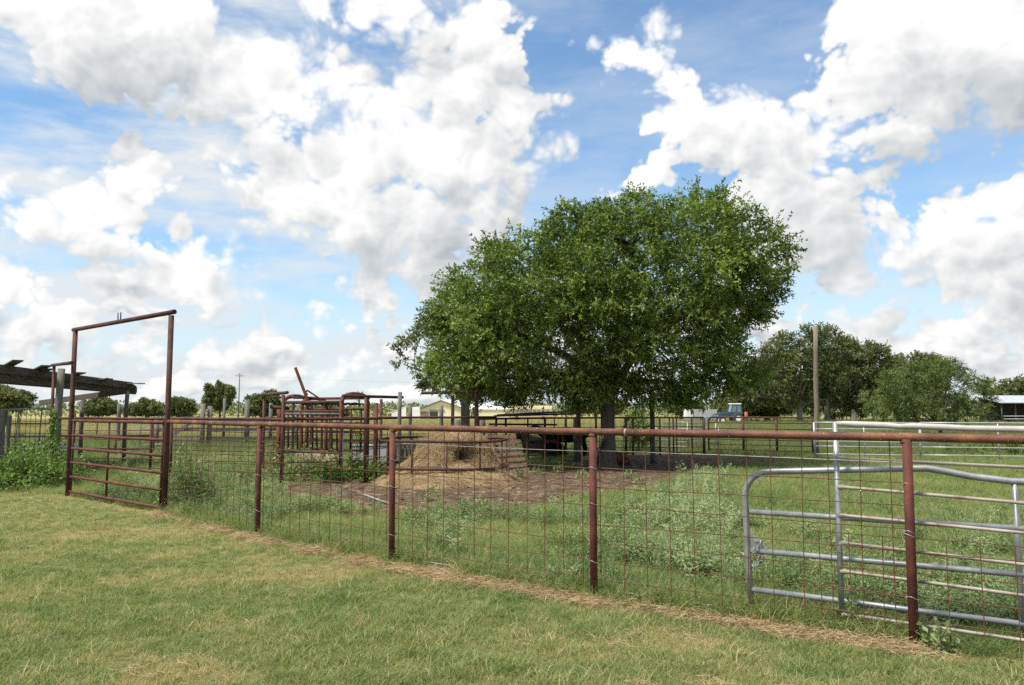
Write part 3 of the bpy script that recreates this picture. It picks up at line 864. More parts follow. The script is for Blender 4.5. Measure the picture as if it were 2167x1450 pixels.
# ------------------------------------------------------------------ tall entry frame and its gate
def entry():
    t = thing("archway", "tall rusty pipe archway over the pen gate", "archway", PG)
    HG = 3.06
    for p in (PG, GL):
        MB().tube([p + Vector((0, 0, -.2)), p + Vector((0, 0, 1.5)), p + Vector((0, 0, HG))], 0.041 if p is PG else 0.043, 16).build("post", M['rust_dark'], t)
    d = (PG - GL).normalized()
    MB().tube([GL - d * 0.10 + Vector((0, 0, HG + .03)), PG + d * 0.10 + Vector((0, 0, HG + .05))], 0.038, 16).build("crossbar", M['rust_dark'], t)
    c = GL.lerp(PG, 0.50) + Vector((0, 0, HG + 0.09))
    u = [c + d * (0.055 * math.cos(a)) + Vector((0, 0, 0.06 * math.sin(a) + 0.02)) for a in np.linspace(math.pi, 2 * math.pi, 9)]
    u = [u[0] + Vector((0, 0, 0.09))] + u + [u[-1] + Vector((0, 0, 0.09))]
    MB().tube(u, 0.010, 8).build("hook", M['rust_dark'], t, label="upright U-shaped shackle")
    # gate
    a = GL + d * 0.09; b = PG - d * 0.09
    g = thing("pipe_gate", "closed rusty pipe gate with six bars inside the tall archway", "gate", a)
    for k, z in enumerate([0.09, 0.36, 0.62, 0.88, 1.12, 1.39]):
        MB().tube(rail_pts(a, b, 4, z, z, .003), 0.024 if z < 1.3 else 0.028, 12).build("bar", M['rust_post'], g)
    for s in (0.012, 0.44, 0.988):
        p = a.lerp(b, s)
        MB().tube([p + Vector((0, 0, .07)), p + Vector((0, 0, 1.40))], 0.019, 10).build("upright", M['rust_dark'], g)
entry()

# ------------------------------------------------------------------ galvanised gate and pale pipe panel leaning inside the fence
def on_fence(px, off):
    """ground point on a photo column, off metres beyond the fence line"""
    k = (px - 1083.5) / F
    for d in np.arange(3.0, 15.0, 0.005):
        if d > fence_y(k * d): break
    return Vector((k * (d + off), d + off, 0))

def steel_gate():
    A = on_fence(1579, 0.15); B0 = on_fence(2135, 0.34)
    d = Vector((B0.x - A.x, B0.y - A.y, 0)); L1 = d.length; d.normalize()
    g = thing("steel_gate", "galvanised tube gate with a bent top rail leaning inside the fence", "gate", A)
    def q(s, z): return Vector((A.x + d.x * s, A.y + d.y * s, z))
    top = P(1620, 997, A.y).z
    pts = [q(0, -0.02), q(-0.02, 0.45), q(-0.03, 0.85)]
    for a in np.linspace(0, math.pi / 2, 7): pts.append(q(-0.03 + 0.19 * (1 - math.cos(a)), top - 0.19 + 0.19 * math.sin(a)))
    kz = P(1968, 992, A.y + d.y * L1 * .72).z; ez = P(2132, 1019, B0.y).z
    pts += [q(0.6, top + (kz - top) * .45), q(L1 * .62, kz - .005), q(L1 * .70, kz), q(L1 * .75, kz - .012), q(L1 * .85, kz - .045), q(L1 - 0.02, ez), q(L1 + .12, ez), q(3.3, ez)]
    MB().tube(pts, 0.0245, 14).build("top_tube", M['galv'], g)
    for y0, y1 in ((1083, 1118), (1165, 1215), (1247, 1320)):
        z0 = P(1579, y0, A.y).z; z1 = P(2135, y1, B0.y).z; z3 = z0 + (z1 - z0) * 3.3 / L1
        MB().tube([q(0.0, z0), q(1.2, z0 + (z1 - z0) * 1.2 / L1 - .003), q(3.3, z3)], 0.0215, 12).build("bar", M['galv'], g)
        if y0 == 1165: zc = z0
    MB().tube([q(L1, 0.0), q(L1, ez)], 0.019, 12).build("brace", M['galv'], g)
    MB().tube([q(3.3, -0.02), q(3.3, ez)], 0.0245, 12).build("end_tube", M['galv'], g)
    MB().poly([q(0.0, zc + .14), q(0.0, zc + .02), q(0.13, zc + .02)], 0.006).build("gusset", M['galv'], g)
    c = MB()
    for k in range(16):
        a = k * 1.15
        o = Vector((0.05 + 0.03 * math.sin(a * .7), -0.035 + 0.012 * math.cos(a * 1.9), zc + .08 - 0.013 * k))
        ax = Vector((math.cos(a), math.sin(a * 1.3) * .6, math.sin(a))).normalized(); bx = ax.orthogonal().normalized()
        loop = [Vector((A.x, A.y, 0)) + o + ax * 0.022 * math.cos(w) + bx * 0.012 * math.sin(w) for w in np.linspace(0, 2 * math.pi, 9)]
        c.tube(loop, 0.0035, 5, False)
    c.build("chain", M['galv_bright'], g)

    # pale pipe panel
    A2 = on_fence(1764, 0.105); B2 = on_fence(2167, 0.115)
    e = Vector((B2.x - A2.x, B2.y - A2.y, 0)); L2 = e.length; e.normalize()
    p = thing("weathered_panel", "pale weathered pipe panel with a dented white top rail behind the rusty fence", "fence panel", A2)
    zt = P(1764, 896, A2.y).z; zt1 = P(2167, 909, B2.y).z
    MB().tube([A2 + Vector((0, 0, -.1)), A2 + Vector((0, 0, zt + .01))], 0.0195, 12).build("post", M['galv'], p)
    def s(k, z): return Vector((A2.x + e.x * k, A2.y + e.y * k, z))
    def zz(k): return zt + (zt1 - zt) * k / L2
    MB().tube([s(k, zz(k) - dz) for k, dz in ((0, 0), (.06, 0), (.12, .002), (.33, .003), (.42, .008), (.5, .003), (.7, .003), (.83, .006), (L2, .0), (L2 + .8, 0))],
              [0.014, 0.02, 0.023, 0.023, 0.020, 0.023, 0.023, 0.021, 0.023, 0.023], 14).build("top_rail", M['white_pipe'], p)
    for y0, y1 in ((971, 990), (1031, 1066), (1091, 1130), (1149, 1198), (1209, 1264), (1300, 1360)):
        z0 = P(1764, y0, A2.y).z; z1 = P(2167, y1, B2.y).z
        MB().tube([s(0.0, z0), s(0.02, z0), s(0.07, z0), s(.35, z0 + .003 + (z1 - z0) * .35 / L2), s(L2, z1), s(L2 + .8, z1 + (z1 - z0) * .8 / L2)], [0.024, 0.020, 0.0125, 0.012, 0.012, 0.012], 10).build("bar", M['pale_pipe'], p)
steel_gate()

# ------------------------------------------------------------------ foliage
def outline_tree(name, label, cat, base, outline, d, depth, n_clump, clump_r, sprays, per, leaf_len, leaf_w, mat, bark, trunk_r, fork, seed,
                 group=None, droop=0.3, spray_len=0.32, limbs=9, lean=(0, 0), squash=0.75, tvar=0.20, tuft=0.34):
    r = np.random.default_rng(seed)
    W = np.array([[*(P(a, b, d).x, P(a, b, d).z)] for a, b in outline])
    t = thing(name, label, cat, base, group)
    mn, mx = W.min(0), W.max(0)
    C = []
    tries = 0
    cand = r.uniform(mn, mx, (40000, 2))
    sdv = poly_sd(cand[:, 0], cand[:, 1], [tuple(w) for w in W])
    emax = max(sdv.max(), 1e-3)
    ok = sdv > min(clump_r * 0.42 + spray_len * 0.30, emax * 0.40)
    cand = cand[ok]; sdv = sdv[ok]
    CR = []
    for (cx, cz), e in zip(cand, sdv):
        h = depth * min(1.0, (e / emax) ** 0.75 * 1.25)
        u = r.uniform(-1, 1); u = math.copysign(abs(u) ** 0.6, u)
        c = np.array([cx, d + (u if u > 0 else u * 0.45) * h, cz])
        if C:
            dd = np.linalg.norm(np.array(C) - c, axis=1).min()
            if dd < clump_r * 0.62: continue
        C.append(c); CR.append(max(clump_r * .35, min(clump_r * r.uniform(0.8, 1.2), e - spray_len * .45)))
        if len(C) >= n_clump: break
    C = np.array(C); nC = len(C)
    # tufts on the outside of every clump, sprays of leaves in every tuft
    T = max(4, sprays // 6)
    S = nC * sprays
    cen = C.mean(0)
    outw = C - cen; outw /= np.linalg.norm(outw, axis=1)[:, None] + 1e-9
    cr = np.array(CR)
    ti = np.repeat(np.arange(nC), T)
    to = r.normal(0, 1, (nC * T, 3)) * 0.75 + outw[ti] * 0.55 + np.array([0, 0, 0.25]); to /= np.linalg.norm(to, axis=1)[:, None]
    tc_ = C[ti] + to * (cr[ti] * r.uniform(0.60, 1.0, nC * T))[:, None] * np.array([1, 1, squash])
    ttint = np.clip(0.5 + r.normal(0, tvar * .7, nC), 0, 1)[ti] + r.normal(0, tvar, nC * T)
    si = (np.arange(S) // sprays) * T + r.integers(0, T, S)
    tr_ = clump_r * tuft
    cs = tc_[si] + r.normal(0, 0.55, (S, 3)) * tr_ * np.array([1, 1, 0.7])
    tw = to[si] * 0.9 + r.normal(0, 0.5, (S, 3)) + np.array([0, 0, -droop]); tw /= np.linalg.norm(tw, axis=1)[:, None]
    stint = ttint[si] + r.normal(0, 0.08, S)
    Vs = []; Ts = []
    for j in range(per):
        tt = (j + r.uniform(0, 1, S)) / per
        b = cs + tw * (tt * spray_len)[:, None] + np.array([0, 0, -1]) * (0.25 * droop * spray_len * tt ** 2)[:, None]
        dl = tw * 0.6 + r.normal(0, 0.6, (S, 3)) + np.array([0, 0, -droop * 0.8]); dl /= np.linalg.norm(dl, axis=1)[:, None]
        sd = np.cross(dl, r.normal(0, 1, (S, 3)) * 0.7 + np.array([0, 0, 0.8])); sd /= np.linalg.norm(sd, axis=1)[:, None] + 1e-9
        ln = (leaf_len * r.uniform(0.6, 1.25, S))[:, None]; w = (leaf_w * r.uniform(0.7, 1.2, S))[:, None]
        mid = b + dl * ln * 0.45
        Vs.append(np.stack([b, mid + sd * w / 2, b + dl * ln, mid - sd * w / 2], 1).reshape(-1, 3))
        Ts.append(np.repeat(stint + r.normal(0, 0.10, S), 4))
    V = np.concatenate(Vs); Q = np.arange(len(V)).reshape(-1, 4)
    # wood
    m = MB()
    bz = base.z
    top = Vector((base.x + lean[0], base.y + lean[1], bz + fork))
    m.tube([base + Vector((0, 0, -0.15)), base + Vector((0, 0, 0.0)), base + Vector((0, 0, 0.18)), base + Vector((lean[0] * .3, lean[1] * .3, fork * .35)), base.lerp(top, 0.7), top],
           [trunk_r * 1.7, trunk_r * 1.5, trunk_r * 1.15, trunk_r, trunk_r * .95, trunk_r * .9], 14)
    # limbs reach for the clumps spread furthest apart
    sel = [int(np.argmax(C[:, 2]))]
    while len(sel) < min(limbs, nC):
        dm = np.min(np.linalg.norm(C[:, None] - C[sel][None], axis=2), axis=1); sel.append(int(np.argmax(dm)))
    nodes = []
    for k in sel:
        e = Vector(C[k]); mid = top.lerp(e, 0.5) + Vector((r.normal(0, .1), r.normal(0, .1), 0.12 * (e - top).length)) * 0.9
        pts = [top.lerp(base, 0.15)]
        for s in np.linspace(0.15, 1.0, 7):
            p = top * ((1 - s) ** 2) + mid * (2 * s * (1 - s)) + e * (s * s)
            pts.append(p + Vector(r.normal(0, 0.03 * (e - top).length / 3, 3)))
        rs = [trunk_r * .62 * (1 - 0.86 * i / 7) for i in range(8)]
        m.tube(pts, rs, 8, False)
        nodes += [(p, rr) for p, rr in zip(pts[2:], rs[2:])]
    NP = np.array([list(p) for p, _ in nodes])
    for k in range(nC):
        if k in sel: continue
        j = int(np.argmin(np.linalg.norm(NP - C[k], axis=1) + 0.4 * np.maximum(0, NP[:, 2] - C[k][2])))
        a = nodes[j][0]; e = Vector(C[k])
        mid = a.lerp(e, 0.5) + Vector(r.normal(0, 0.12 * (e - a).length, 3))
        r0 = min(nodes[j][1] * .6, trunk_r * 0.2)
        m.tube([a, mid, e], [r0, r0 * .65, r0 * .25], 5, False)
    m.build("trunk", bark, t)
    fast_mesh("crown", V, Q, mat, t, tint=np.concatenate(Ts))
    return t

def trees():
    # big shade tree over the pen
    b = G(1287, 990)
    outline_tree("shade_tree", "big bright green shade tree with a wide crown in the middle of the pen", "tree", b,
        [(885,648),(908,602),(960,572),(1028,505),(1062,486),(1112,478),(1178,440),(1250,430),(1300,420),(1350,400),(1415,382),(1475,390),(1535,408),(1590,450),(1632,470),(1662,525),(1682,580),
         (1672,612),(1645,628),(1662,665),(1635,682),(1590,705),(1560,730),(1590,742),(1640,770),(1625,812),(1560,835),(1525,858),(1470,862),(1400,870),(1330,862),(1230,868),(1150,862),(1090,868),(1020,866),(955,852),(918,815),(905,760),(912,705),(888,675)],
        b.y, 4.6, 280, 0.76, 84, 11, 0.104, 0.045, M['leaf_elm'], M['bark'], 0.20, 2.3, 5, droop=0.18, spray_len=0.28, limbs=13, tvar=0.28, tuft=0.36)  # wide random tint spread also paints sunlit-looking clumps into the leaf colour
    # dark oak behind it
    d = 40.0
    outline_tree("oak_tree", "dark grey-green oak reaching out behind the big shade tree", "tree", X(985, d),
        [(808,720),(822,705),(870,685),(920,675),(1000,660),(1080,640),(1160,680),(1180,800),(1100,850),(1010,850),(960,835),(930,845),(900,830),(885,815),(870,800),(850,815),(830,805),(812,780),(825,750)],
        d, 3.6, 75, 0.62, 34, 8, 0.15, 0.085, M['leaf_oak'], M['bark'], 0.24, 2.2, 9, droop=0.15, spray_len=0.32, limbs=9)
    # oaks to the side
    D = 112.0
    oaks = [("big spreading oak in front of the tall wooden pole", 1690, [(1555,830),(1560,790),(1600,745),(1625,720),(1650,705),(1700,690),(1740,682),(1780,692),(1792,715),(1800,760),(1790,820),(1760,850),(1720,840),(1680,850),(1640,840),(1600,850),(1565,850)], 112, 14),
            ("dark oak between the wooden pole and the feathery bush", 1748, [(1740,740),(1790,715),(1850,725),(1890,745),(1905,770),(1900,840),(1850,860),(1790,850),(1750,835)], 118, 21),
            ("oak half hidden behind the feathery bush", 1805, [(1850,790),(1880,755),(1930,745),(1990,752),(2010,790),(1990,850),(1880,865)], 128, 22),
            ("oak filling the gap between the shade tree and the wooden pole", 1620, [(1545,850),(1560,800),(1600,760),(1650,745),(1680,780),(1690,860),(1620,868),(1560,868)], 135, 24),
            ("oak behind the wooden pole joining its neighbours", 1760, [(1690,850),(1700,780),(1760,760),(1830,770),(1860,800),(1860,868),(1760,872),(1700,868)], 140, 25),
            ("small grey-green oak near the tractor", 1570, [(1535,850),(1548,815),(1585,800),(1630,810),(1650,840),(1640,868),(1590,862),(1545,868)], 125, 23)]
    for lb, tx, ol, dd, sd in oaks:
        outline_tree("oak_tree", lb, "tree", X(tx, dd), [(a, b + (16 if b > 830 else 0)) for a, b in ol], dd, 5.0, 95, 1.35, 44, 8, 0.40, 0.20, M['leaf_oak'], M['bark_pale'], 0.42, 2.6, sd, "oaks beyond the side fence", droop=0.1, spray_len=0.9, limbs=8)
    d = 46.0
    outline_tree("mesquite_bush", "large feathery olive-green mesquite bush behind the galvanised panels", "bush", X(1985, d),
        [(1845,830),(1860,795),(1890,775),(1930,762),(1990,752),(2015,748),(2030,765),(2060,790),(2085,805),(2100,835),(2108,860),(2095,890),(2040,905),(1980,900),(1920,908),(1865,900),(1848,865)],
        d, 2.6, 95, 0.55, 42, 9, 0.17, 0.045, M['leaf_mesquite'], M['bark'], 0.11, 0.5, 31, droop=0.4, spray_len=0.4, limbs=10)
    outline_tree("low_shrub", "low green shrub under the galvanised panels", "shrub", X(2130, 27), [(2075,968),(2085,940),(2120,925),(2165,935),(2190,965)], 27, 0.5, 14, 0.16, 16, 7, 0.09, 0.04, M['leaf_vine'], M['bark'], 0.02, 0.2, 33, limbs=4, spray_len=0.12)
    outline_tree("low_shrub", "low green shrub at the foot of the feathery bush", "shrub", X(2030, 27.5), [(1985,965),(1995,945),(2030,935),(2065,945),(2075,965)], 27.5, 0.4, 10, 0.14, 16, 7, 0.09, 0.04, M['leaf_vine'], M['bark'], 0.02, 0.2, 34, limbs=4, spray_len=0.12)
    outline_tree("far_oak", "dark tree at the picture edge beyond the metal-roofed shed", "tree", X(2140, 150), [(2085,850),(2095,815),(2120,798),(2160,800),(2200,790),(2210,860)], 150, 5, 26, 2.0, 30, 7, 0.7, 0.35, M['leaf_oak'], M['bark_pale'], 0.5, 3.0, 35, limbs=6, spray_len=1.0)
    # sapling by the pen fence behind the trunk
    outline_tree("sapling", "bright green sapling growing beside the back pen fence", "tree", X(1350, 29), [(1325,945),(1318,900),(1330,872),(1352,865),(1378,875),(1385,915),(1370,950)], 29, 0.5, 20, 0.22, 18, 7, 0.12, 0.05, M['leaf_vine'], M['bark'], 0.03, 0.7, 36, limbs=5, spray_len=0.2)
    # trees across the field
    far = [("oak_tree", "spreading oak at the picture edge behind the ruined shed", 12, [(-60,850),(-50,800),(0,815),(30,825),(55,840),(60,862),(20,872),(-40,875)], 75, 1.3, 0.45, M['leaf_oak']),
           ("field_tree", "round tree between the shed posts across the field", 212, [(178,870),(182,848),(205,836),(225,842),(245,856),(248,876),(190,880)], 290, 3.2, 1.2, M['leaf_far']),
           ("field_tree", "low bushy tree past the shed's end post", 312, [(270,872),(278,850),(305,842),(330,848),(348,865),(345,880),(280,880)], 290, 3.2, 1.2, M['leaf_far']),
           ("field_tree", "round tree just beyond the tall archway", 382, [(345,872),(352,842),(378,830),(402,842),(412,865),(405,880),(355,880)], 290, 3.2, 1.2, M['leaf_far']),
           ("field_oak", "tall dark oak standing beside the far utility pole", 468, [(425,850),(430,826),(445,812),(470,805),(495,815),(506,838),(500,862),(480,868),(440,868)], 280, 2.8, 1.1, M['leaf_oak']),
           ("field_oak", "dark tree behind the rusty header at the chute", 555, [(515,872),(518,840),(540,824),(565,820),(585,830),(592,860),(585,880),(525,880)], 280, 3.0, 1.2, M['leaf_oak']),
           ("field_tree", "pale green low tree behind the squeeze chute", 690, [(640,878),(650,862),(690,856),(735,862),(745,880)], 330, 3.0, 1.4, M['leaf_far']),
           ("field_tree", "pale yellow-green tree seen past the trunk beside the white box trailer", 1440, [(1395,872),(1402,852),(1440,840),(1490,850),(1500,875)], 190, 2.4, 0.9, M['leaf_far']),
           ("field_tree", "pale yellow-green tree beyond the pen under the big crown", 1260, [(1200,875),(1210,850),(1260,842),(1330,850),(1345,875)], 190, 2.4, 0.9, M['leaf_far']),
           ("field_tree", "pale green tree behind the tractor", 1530, [(1500,872),(1506,845),(1540,835),(1580,845),(1590,872)], 180, 2.4, 0.9, M['leaf_far'])]
    def ragged(ol, seed):
        r_ = random.Random(seed); out = []
        cx = sum(a for a, _ in ol) / len(ol); cy = sum(b for _, b in ol) / len(ol)
        for (a, b), (c_, e_) in zip(ol, ol[1:] + ol[:1]):
            for t_ in (0, .33, .67):
                x_, y_ = a + (c_ - a) * t_, b + (e_ - b) * t_
                k_ = 1 + r_.uniform(-.42, .18) if y_ < 868 else 1.0
                out.append((cx + (x_ - cx) * k_, cy + (y_ - cy) * k_))
        return out
    for k, (nm, lb, tx, ol, dd, cr, ll, mt) in enumerate(far):
        ol = ragged(ol, 900 + k); cr *= .6
        outline_tree(nm, lb, "tree", X(tx, dd), ol, dd, cr * 3.0, 70, cr, 36, 6, ll * .62, ll * .36, mt, M['bark'], 0.35, 2.6, 50 + k, "trees across the field", droop=0.1, spray_len=cr * .5, limbs=5)
trees()

def treeline():
    """the far wood along the horizon reads as one mass"""
    r = np.random.default_rng(77)
    n = 26000
    az = r.uniform(-0.78, 0.78, n); dd = r.uniform(380, 470, n)
    x = np.tan(az) * dd
    hh = 5.0 + 5.0 * fbm(x * 0.03, dd * 0.01, 3) + 2.5 * (fbm(x * .12, dd * .05, 8) - .5) - 1.2 * sstep(x, -260.0, -60.0) + 2.5 * sstep(x, 60, 140)
    z = -2.4 + hh * r.uniform(0, 1, n) ** 0.8
    c = np.stack([x, dd, z], 1)
    dl = r.normal(0, 1, (n, 3)); dl /= np.linalg.norm(dl, axis=1)[:, None]
    sd = np.cross(dl, r.normal(0, 1, (n, 3))); sd /= np.linalg.norm(sd, axis=1)[:, None]
    ln = r.uniform(0.9, 1.9, n)[:, None]
    V = np.stack([c, c + dl * ln * .5 + sd * ln * .35, c + dl * ln, c + dl * ln * .5 - sd * ln * .35], 1).reshape(-1, 3)
    tint = np.repeat(np.clip(0.55 + 0.5 * (fbm(x * .05, dd * .05, 12) - .5) + r.normal(0, .12, n), 0, 1), 4)
    fast_mesh("treeline", V, np.arange(4 * n).reshape(-1, 4), M['leaf_far'], None, tint, label="distant line of woods along the horizon", kind="stuff")
treeline()

def broad_plant(name, label, cat, loc, n, rx, ry, h, leaf, mat, seed, group=None, climb=None, stems=10, wid=0.34):
    """leafy weed or vine: stems with broad leaves filling a low mound (or climbing a line)"""
    r = np.random.default_rng(seed)
    t = thing(name, label, cat, loc, group)
    u = r.normal(0, 1, (n, 3)); u /= np.linalg.norm(u, axis=1)[:, None]; u[:, 2] = np.abs(u[:, 2])
    rad = r.uniform(0.3, 1, n) ** 0.5
    lump = 0.35 + 1.25 * fbm(u[:, 0] * 3.0 + seed, u[:, 1] * 3.0 + u[:, 2] * 2.6, seed)
    c = np.array(loc) + u * rad[:, None] * lump[:, None] * np.array([rx, ry, h])
    if climb is not None:
        k = int(n * 0.16); s = r.uniform(0, 1, k) ** 1.5
        a, b, w = climb
        c[:k] = np.array(a) * (1 - s)[:, None] + np.array(b) * s[:, None] + r.normal(0, w, (k, 3)) * (1.1 - 0.7 * s)[:, None]
        u[:k, 2] = 0.2
    dl = u * 0.6 + r.normal(0, 0.6, (n, 3)) + np.array([0, 0, -0.15]); dl /= np.linalg.norm(dl, axis=1)[:, None]
    sd = np.cross(dl, np.array([0, 0, 1.0]) + r.normal(0, .5, (n, 3))); sd /= np.linalg.norm(sd, axis=1)[:, None] + 1e-9
    ln = (leaf * r.uniform(0.5, 1.2, n))[:, None]
    V = np.stack([c, c + dl * ln * .4 + sd * ln * wid, c + dl * ln, c + dl * ln * .4 - sd * ln * wid], 1).reshape(-1, 3)
    V[:, 2] = np.maximum(V[:, 2], 0.01)
    tint = np.repeat(np.clip(0.45 + r.normal(0, .2, n) + 0.4 * (fbm(c[:, 0] * 3, c[:, 2] * 3, 5) - .5), 0, 1), 4)
    fast_mesh("leaves", V, np.arange(4 * n).reshape(-1, 4), mat, t, tint)
    m = MB()
    for k in range(stems):
        j = r.integers(0, n); e = Vector(c[j]); b = Vector(loc) + Vector((r.normal(0, rx * .15), r.normal(0, ry * .15), 0))
        mid = b.lerp(e, .5) + Vector((0, 0, 0.1 * h))
        m.tube([b, mid, e], [0.006, 0.005, 0.002], 5, False)
    if climb is not None:
        for k in range(3):
            a, b = Vector(climb[0]), Vector(climb[1])
            m.tube([a.lerp(b, s) + Vector(r.normal(0, .03, 3)) for s in np.linspace(0, 1, 6)], 0.006, 5, False)
    m.build("stems", M['stem_green'], t)
    return t

def plants():
    broad_plant("vine_thicket", "green vine thicket climbing the wooden post beside the archway", "vines", X(85, 16.6), 9500, 1.0, 1.5, 0.85, 0.068, M['leaf_vine'], 1, climb=(X(118, 17.3), X(118, 17.6) + Vector((0, 0, 1.55)), 0.08), stems=40)
    broad_plant("vine_thicket", "green weeds heaped at the picture edge under the old gate", "vines", X(-10, 16.2), 6000, 1.1, 1.2, 0.70, 0.062, M['leaf_vine'], 2, stems=30)
    broad_plant("gate_vine", "vine strands climbing the mesh of the galvanised side gate", "vines", X(40, 18.9), 420, 0.3, 0.2, 0.7, 0.07, M['leaf_vine'], 3, climb=(X(50, 18.9), X(45, 18.9) + Vector((0, 0, 1.4)), 0.12), stems=6)
    broad_plant("tall_weed", "tall pale weed clump against the archway post", "weed", G(392, 1080) + Vector((0, 0.15, 0)), 2600, 0.46, 0.36, 0.95, 0.085, M['leaf_weed'], 4, stems=50, wid=0.15)
    broad_plant("tall_weed", "pale weed growing under the pipe gate", "weed", G(235, 1062) + Vector((0, 0.5, 0)), 700, 0.55, 0.4, 0.55, 0.07, M['leaf_weed'], 14, stems=16, wid=0.18)
    broad_plant("post_weed", "broad-leaved green weed at the foot of the nearest rusty post", "weed", G(1985, 1385), 70, 0.11, 0.09, 0.30, 0.055, M['leaf_weed'], 5, stems=12)
    broad_plant("small_weed", "small upright weed beside the pale panel's post", "weed", G(1795, 1340), 60, 0.12, 0.10, 0.32, 0.07, M['leaf_weed'], 6, stems=8)
    broad_plant("chute_weed", "bushy light green weeds in front of the squeeze chute", "weed", X(645, 18.0), 1800, 0.75, 0.45, 0.72, 0.075, M['leaf_weed'], 7, stems=26, wid=.26)
    broad_plant("bright_shrub", "bright yellow-green shrub at the foot of the squeeze chute", "shrub", X(700, 17.4), 1100, 0.42, 0.35, 0.62, 0.07, M['leaf_vine'], 8, stems=14)
    broad_plant("rusty_weed", "reddish brown weed between the chute fence posts", "weed", X(580, 18.3), 700, 0.45, 0.35, 0.85, 0.06, M['leaf_brown'], 9, stems=16)
    broad_plant("dry_bush", "thin brown twiggy weed in the pen near the first fence post", "weed", X(520, 15.6), 260, 0.25, 0.25, 0.75, 0.05, M['leaf_brown'], 15, stems=22)
    broad_plant("chute_vine", "vine climbing over the squeeze chute's rounded hoop", "vines", X(765, 18.2), 1100, 0.35, 0.3, 0.5, 0.08, M['leaf_vine'], 10, climb=(X(760, 18.3), X(760, 18.3) + Vector((0, 0, 2.0)), 0.09), stems=12)
    broad_plant("thick_post_weed", "green weeds round the thick capless pipe", "weed", X(795, 17.8), 700, 0.5, 0.35, 0.5, 0.08, M['leaf_vine'], 11, stems=10)
    broad_plant("pen_weed", "leafy weed by the leaning pallet under the tree", "weed", X(1180, 21.0), 300, 0.5, 0.3, 0.25, 0.08, M['leaf_vine'], 12, stems=8)
    r = random.Random(4)
    sp = [(1100,1010,"just past the leaning pallet's foot"),(1140,1003,"behind the dirt near the calves"),(1180,1000,"in front of the standing black calf"),
          (1230,1012,"next to the middle fence post's shoulder"),(1330,1010,"in front of the shade tree's trunk"),(1350,1024,"below the trunk on open dirt"),
          (1440,1000,"under the crown past the dark wooden post"),(1530,985,"at the dirt's far edge before the brown gate"),(1555,990,"at the dirt's edge above the weed mound"),
          (1170,1075,"on the near edge of the dirt, first of two together"),(1205,1070,"on the near edge of the dirt close to the middle post"),
          (900,1060,"before the hay heap, nearer the second post"),(925,1050,"before the hay heap's middle"),(1010,1075,"on the near dirt edge right of the hay heap")]
    for k, (a, b, w_) in enumerate(sp):
        broad_plant("dirt_weed", "small pale weed " + w_, "weed", G(a, b), 70, 0.16, 0.16, 0.26 * r.uniform(.7, 1.3), 0.09, M['leaf_weed'], 70 + k, "weeds sprouting on the dirt", stems=6, wid=.2)
plants()

# ------------------------------------------------------------------ alley fences behind
def rod_fence(name, label, pts, zs, rail_z, posts, rail_r=0.03, rod_r=0.010):
    t = thing(name, label, "fence", pts[0])
    q = []
    for a, b in zip(pts[:-1], pts[1:]): q += rail_pts(a, b, 5, rail_z, rail_z, .006)[:-1]
    q.append(Vector((pts[-1].x, pts[-1].y, rail_z)))
    MB().tube(q, rail_r, 12).build("top_rail", M['rust_dark'], t)
    for z in zs:
        m = []
        for a, b in zip(pts[:-1], pts[1:]): m += rail_pts(a, b, 6, z, z, .012)[:-1]
        m.append(Vector((pts[-1].x, pts[-1].y, z)))
        MB().tube(m, rod_r, 8).build("rod", M['rust_dark'], t)
    for p, h, rr in posts:
        MB().tube([p + Vector((0, 0, -.2)), p + Vector((random.uniform(-.01, .01), 0, h))], rr, 12).build("post", M['rust_dark'], t)
    return t

def alley():
    B = [X(114, 18.5), X(367, 17.9), X(601, 16.5), X(775, 17.5), X(862, 20.2), X(1008, 20.6)]
    zs = [1.11, 0.91, 0.69, 0.47, 0.26]
    rod_fence("rod_fence", "rusty pipe and rod fence behind the archway, nearer side of the alley", B, zs, 1.385,
              [(B[0], 2.62, .035), (B[1], 1.38, .037), (B[2], 1.90, .037), (B[3], 1.86, .034), (X(958, 20.5), 1.98, .045), (B[5], 2.02, .055)])
    Cc = [X(325, 20.0), X(560, 19.3), X(655, 21.0), X(808, 21.4), X(1050, 22.8)]
    rod_fence("rod_fence", "rusty pipe and rod fence along the far side of the alley", Cc, zs, 1.37,
              [(Cc[0], 1.37, .037), (Cc[1], 1.90, .037), (X(808, 20.4), 1.86, .04), (X(847, 20.4), 1.92, .045), (Cc[4], 1.37, .034)])
    # headers tying the two fences together
    def header(label, a, b, r=.034):
        t = tag(MB().tube([a, b], r, 12).build("header_bar", M['rust_dark']), label, "pipe")
    header("rusty header bar over the alley by the chute's lever", P(549, 836, 19.7), P(608, 831, 16.2))
    header("rusty header bar spanning from the chute's hoop to a grey post", P(726, 838, 17.2), P(852, 841, 20.3), .036)
    header("rusty header bar behind the hay, reaching under the shade tree", P(893, 832, 21.6), P(1012, 829, 20.3), .042)
    header("short rusty bar joining the archway to the old wooden post", P(110, 773, 18.6), P(152, 768, 14.05))
    tag(MB().tube([X(797, 18.2) + Vector((0, 0, -.1)), X(797, 18.2) + Vector((0, 0, 1.74))], 0.052, 14).build("pipe_post", M['rust_post']), "thick rusty pipe post standing free beside the hay feeder", "post")
alley()

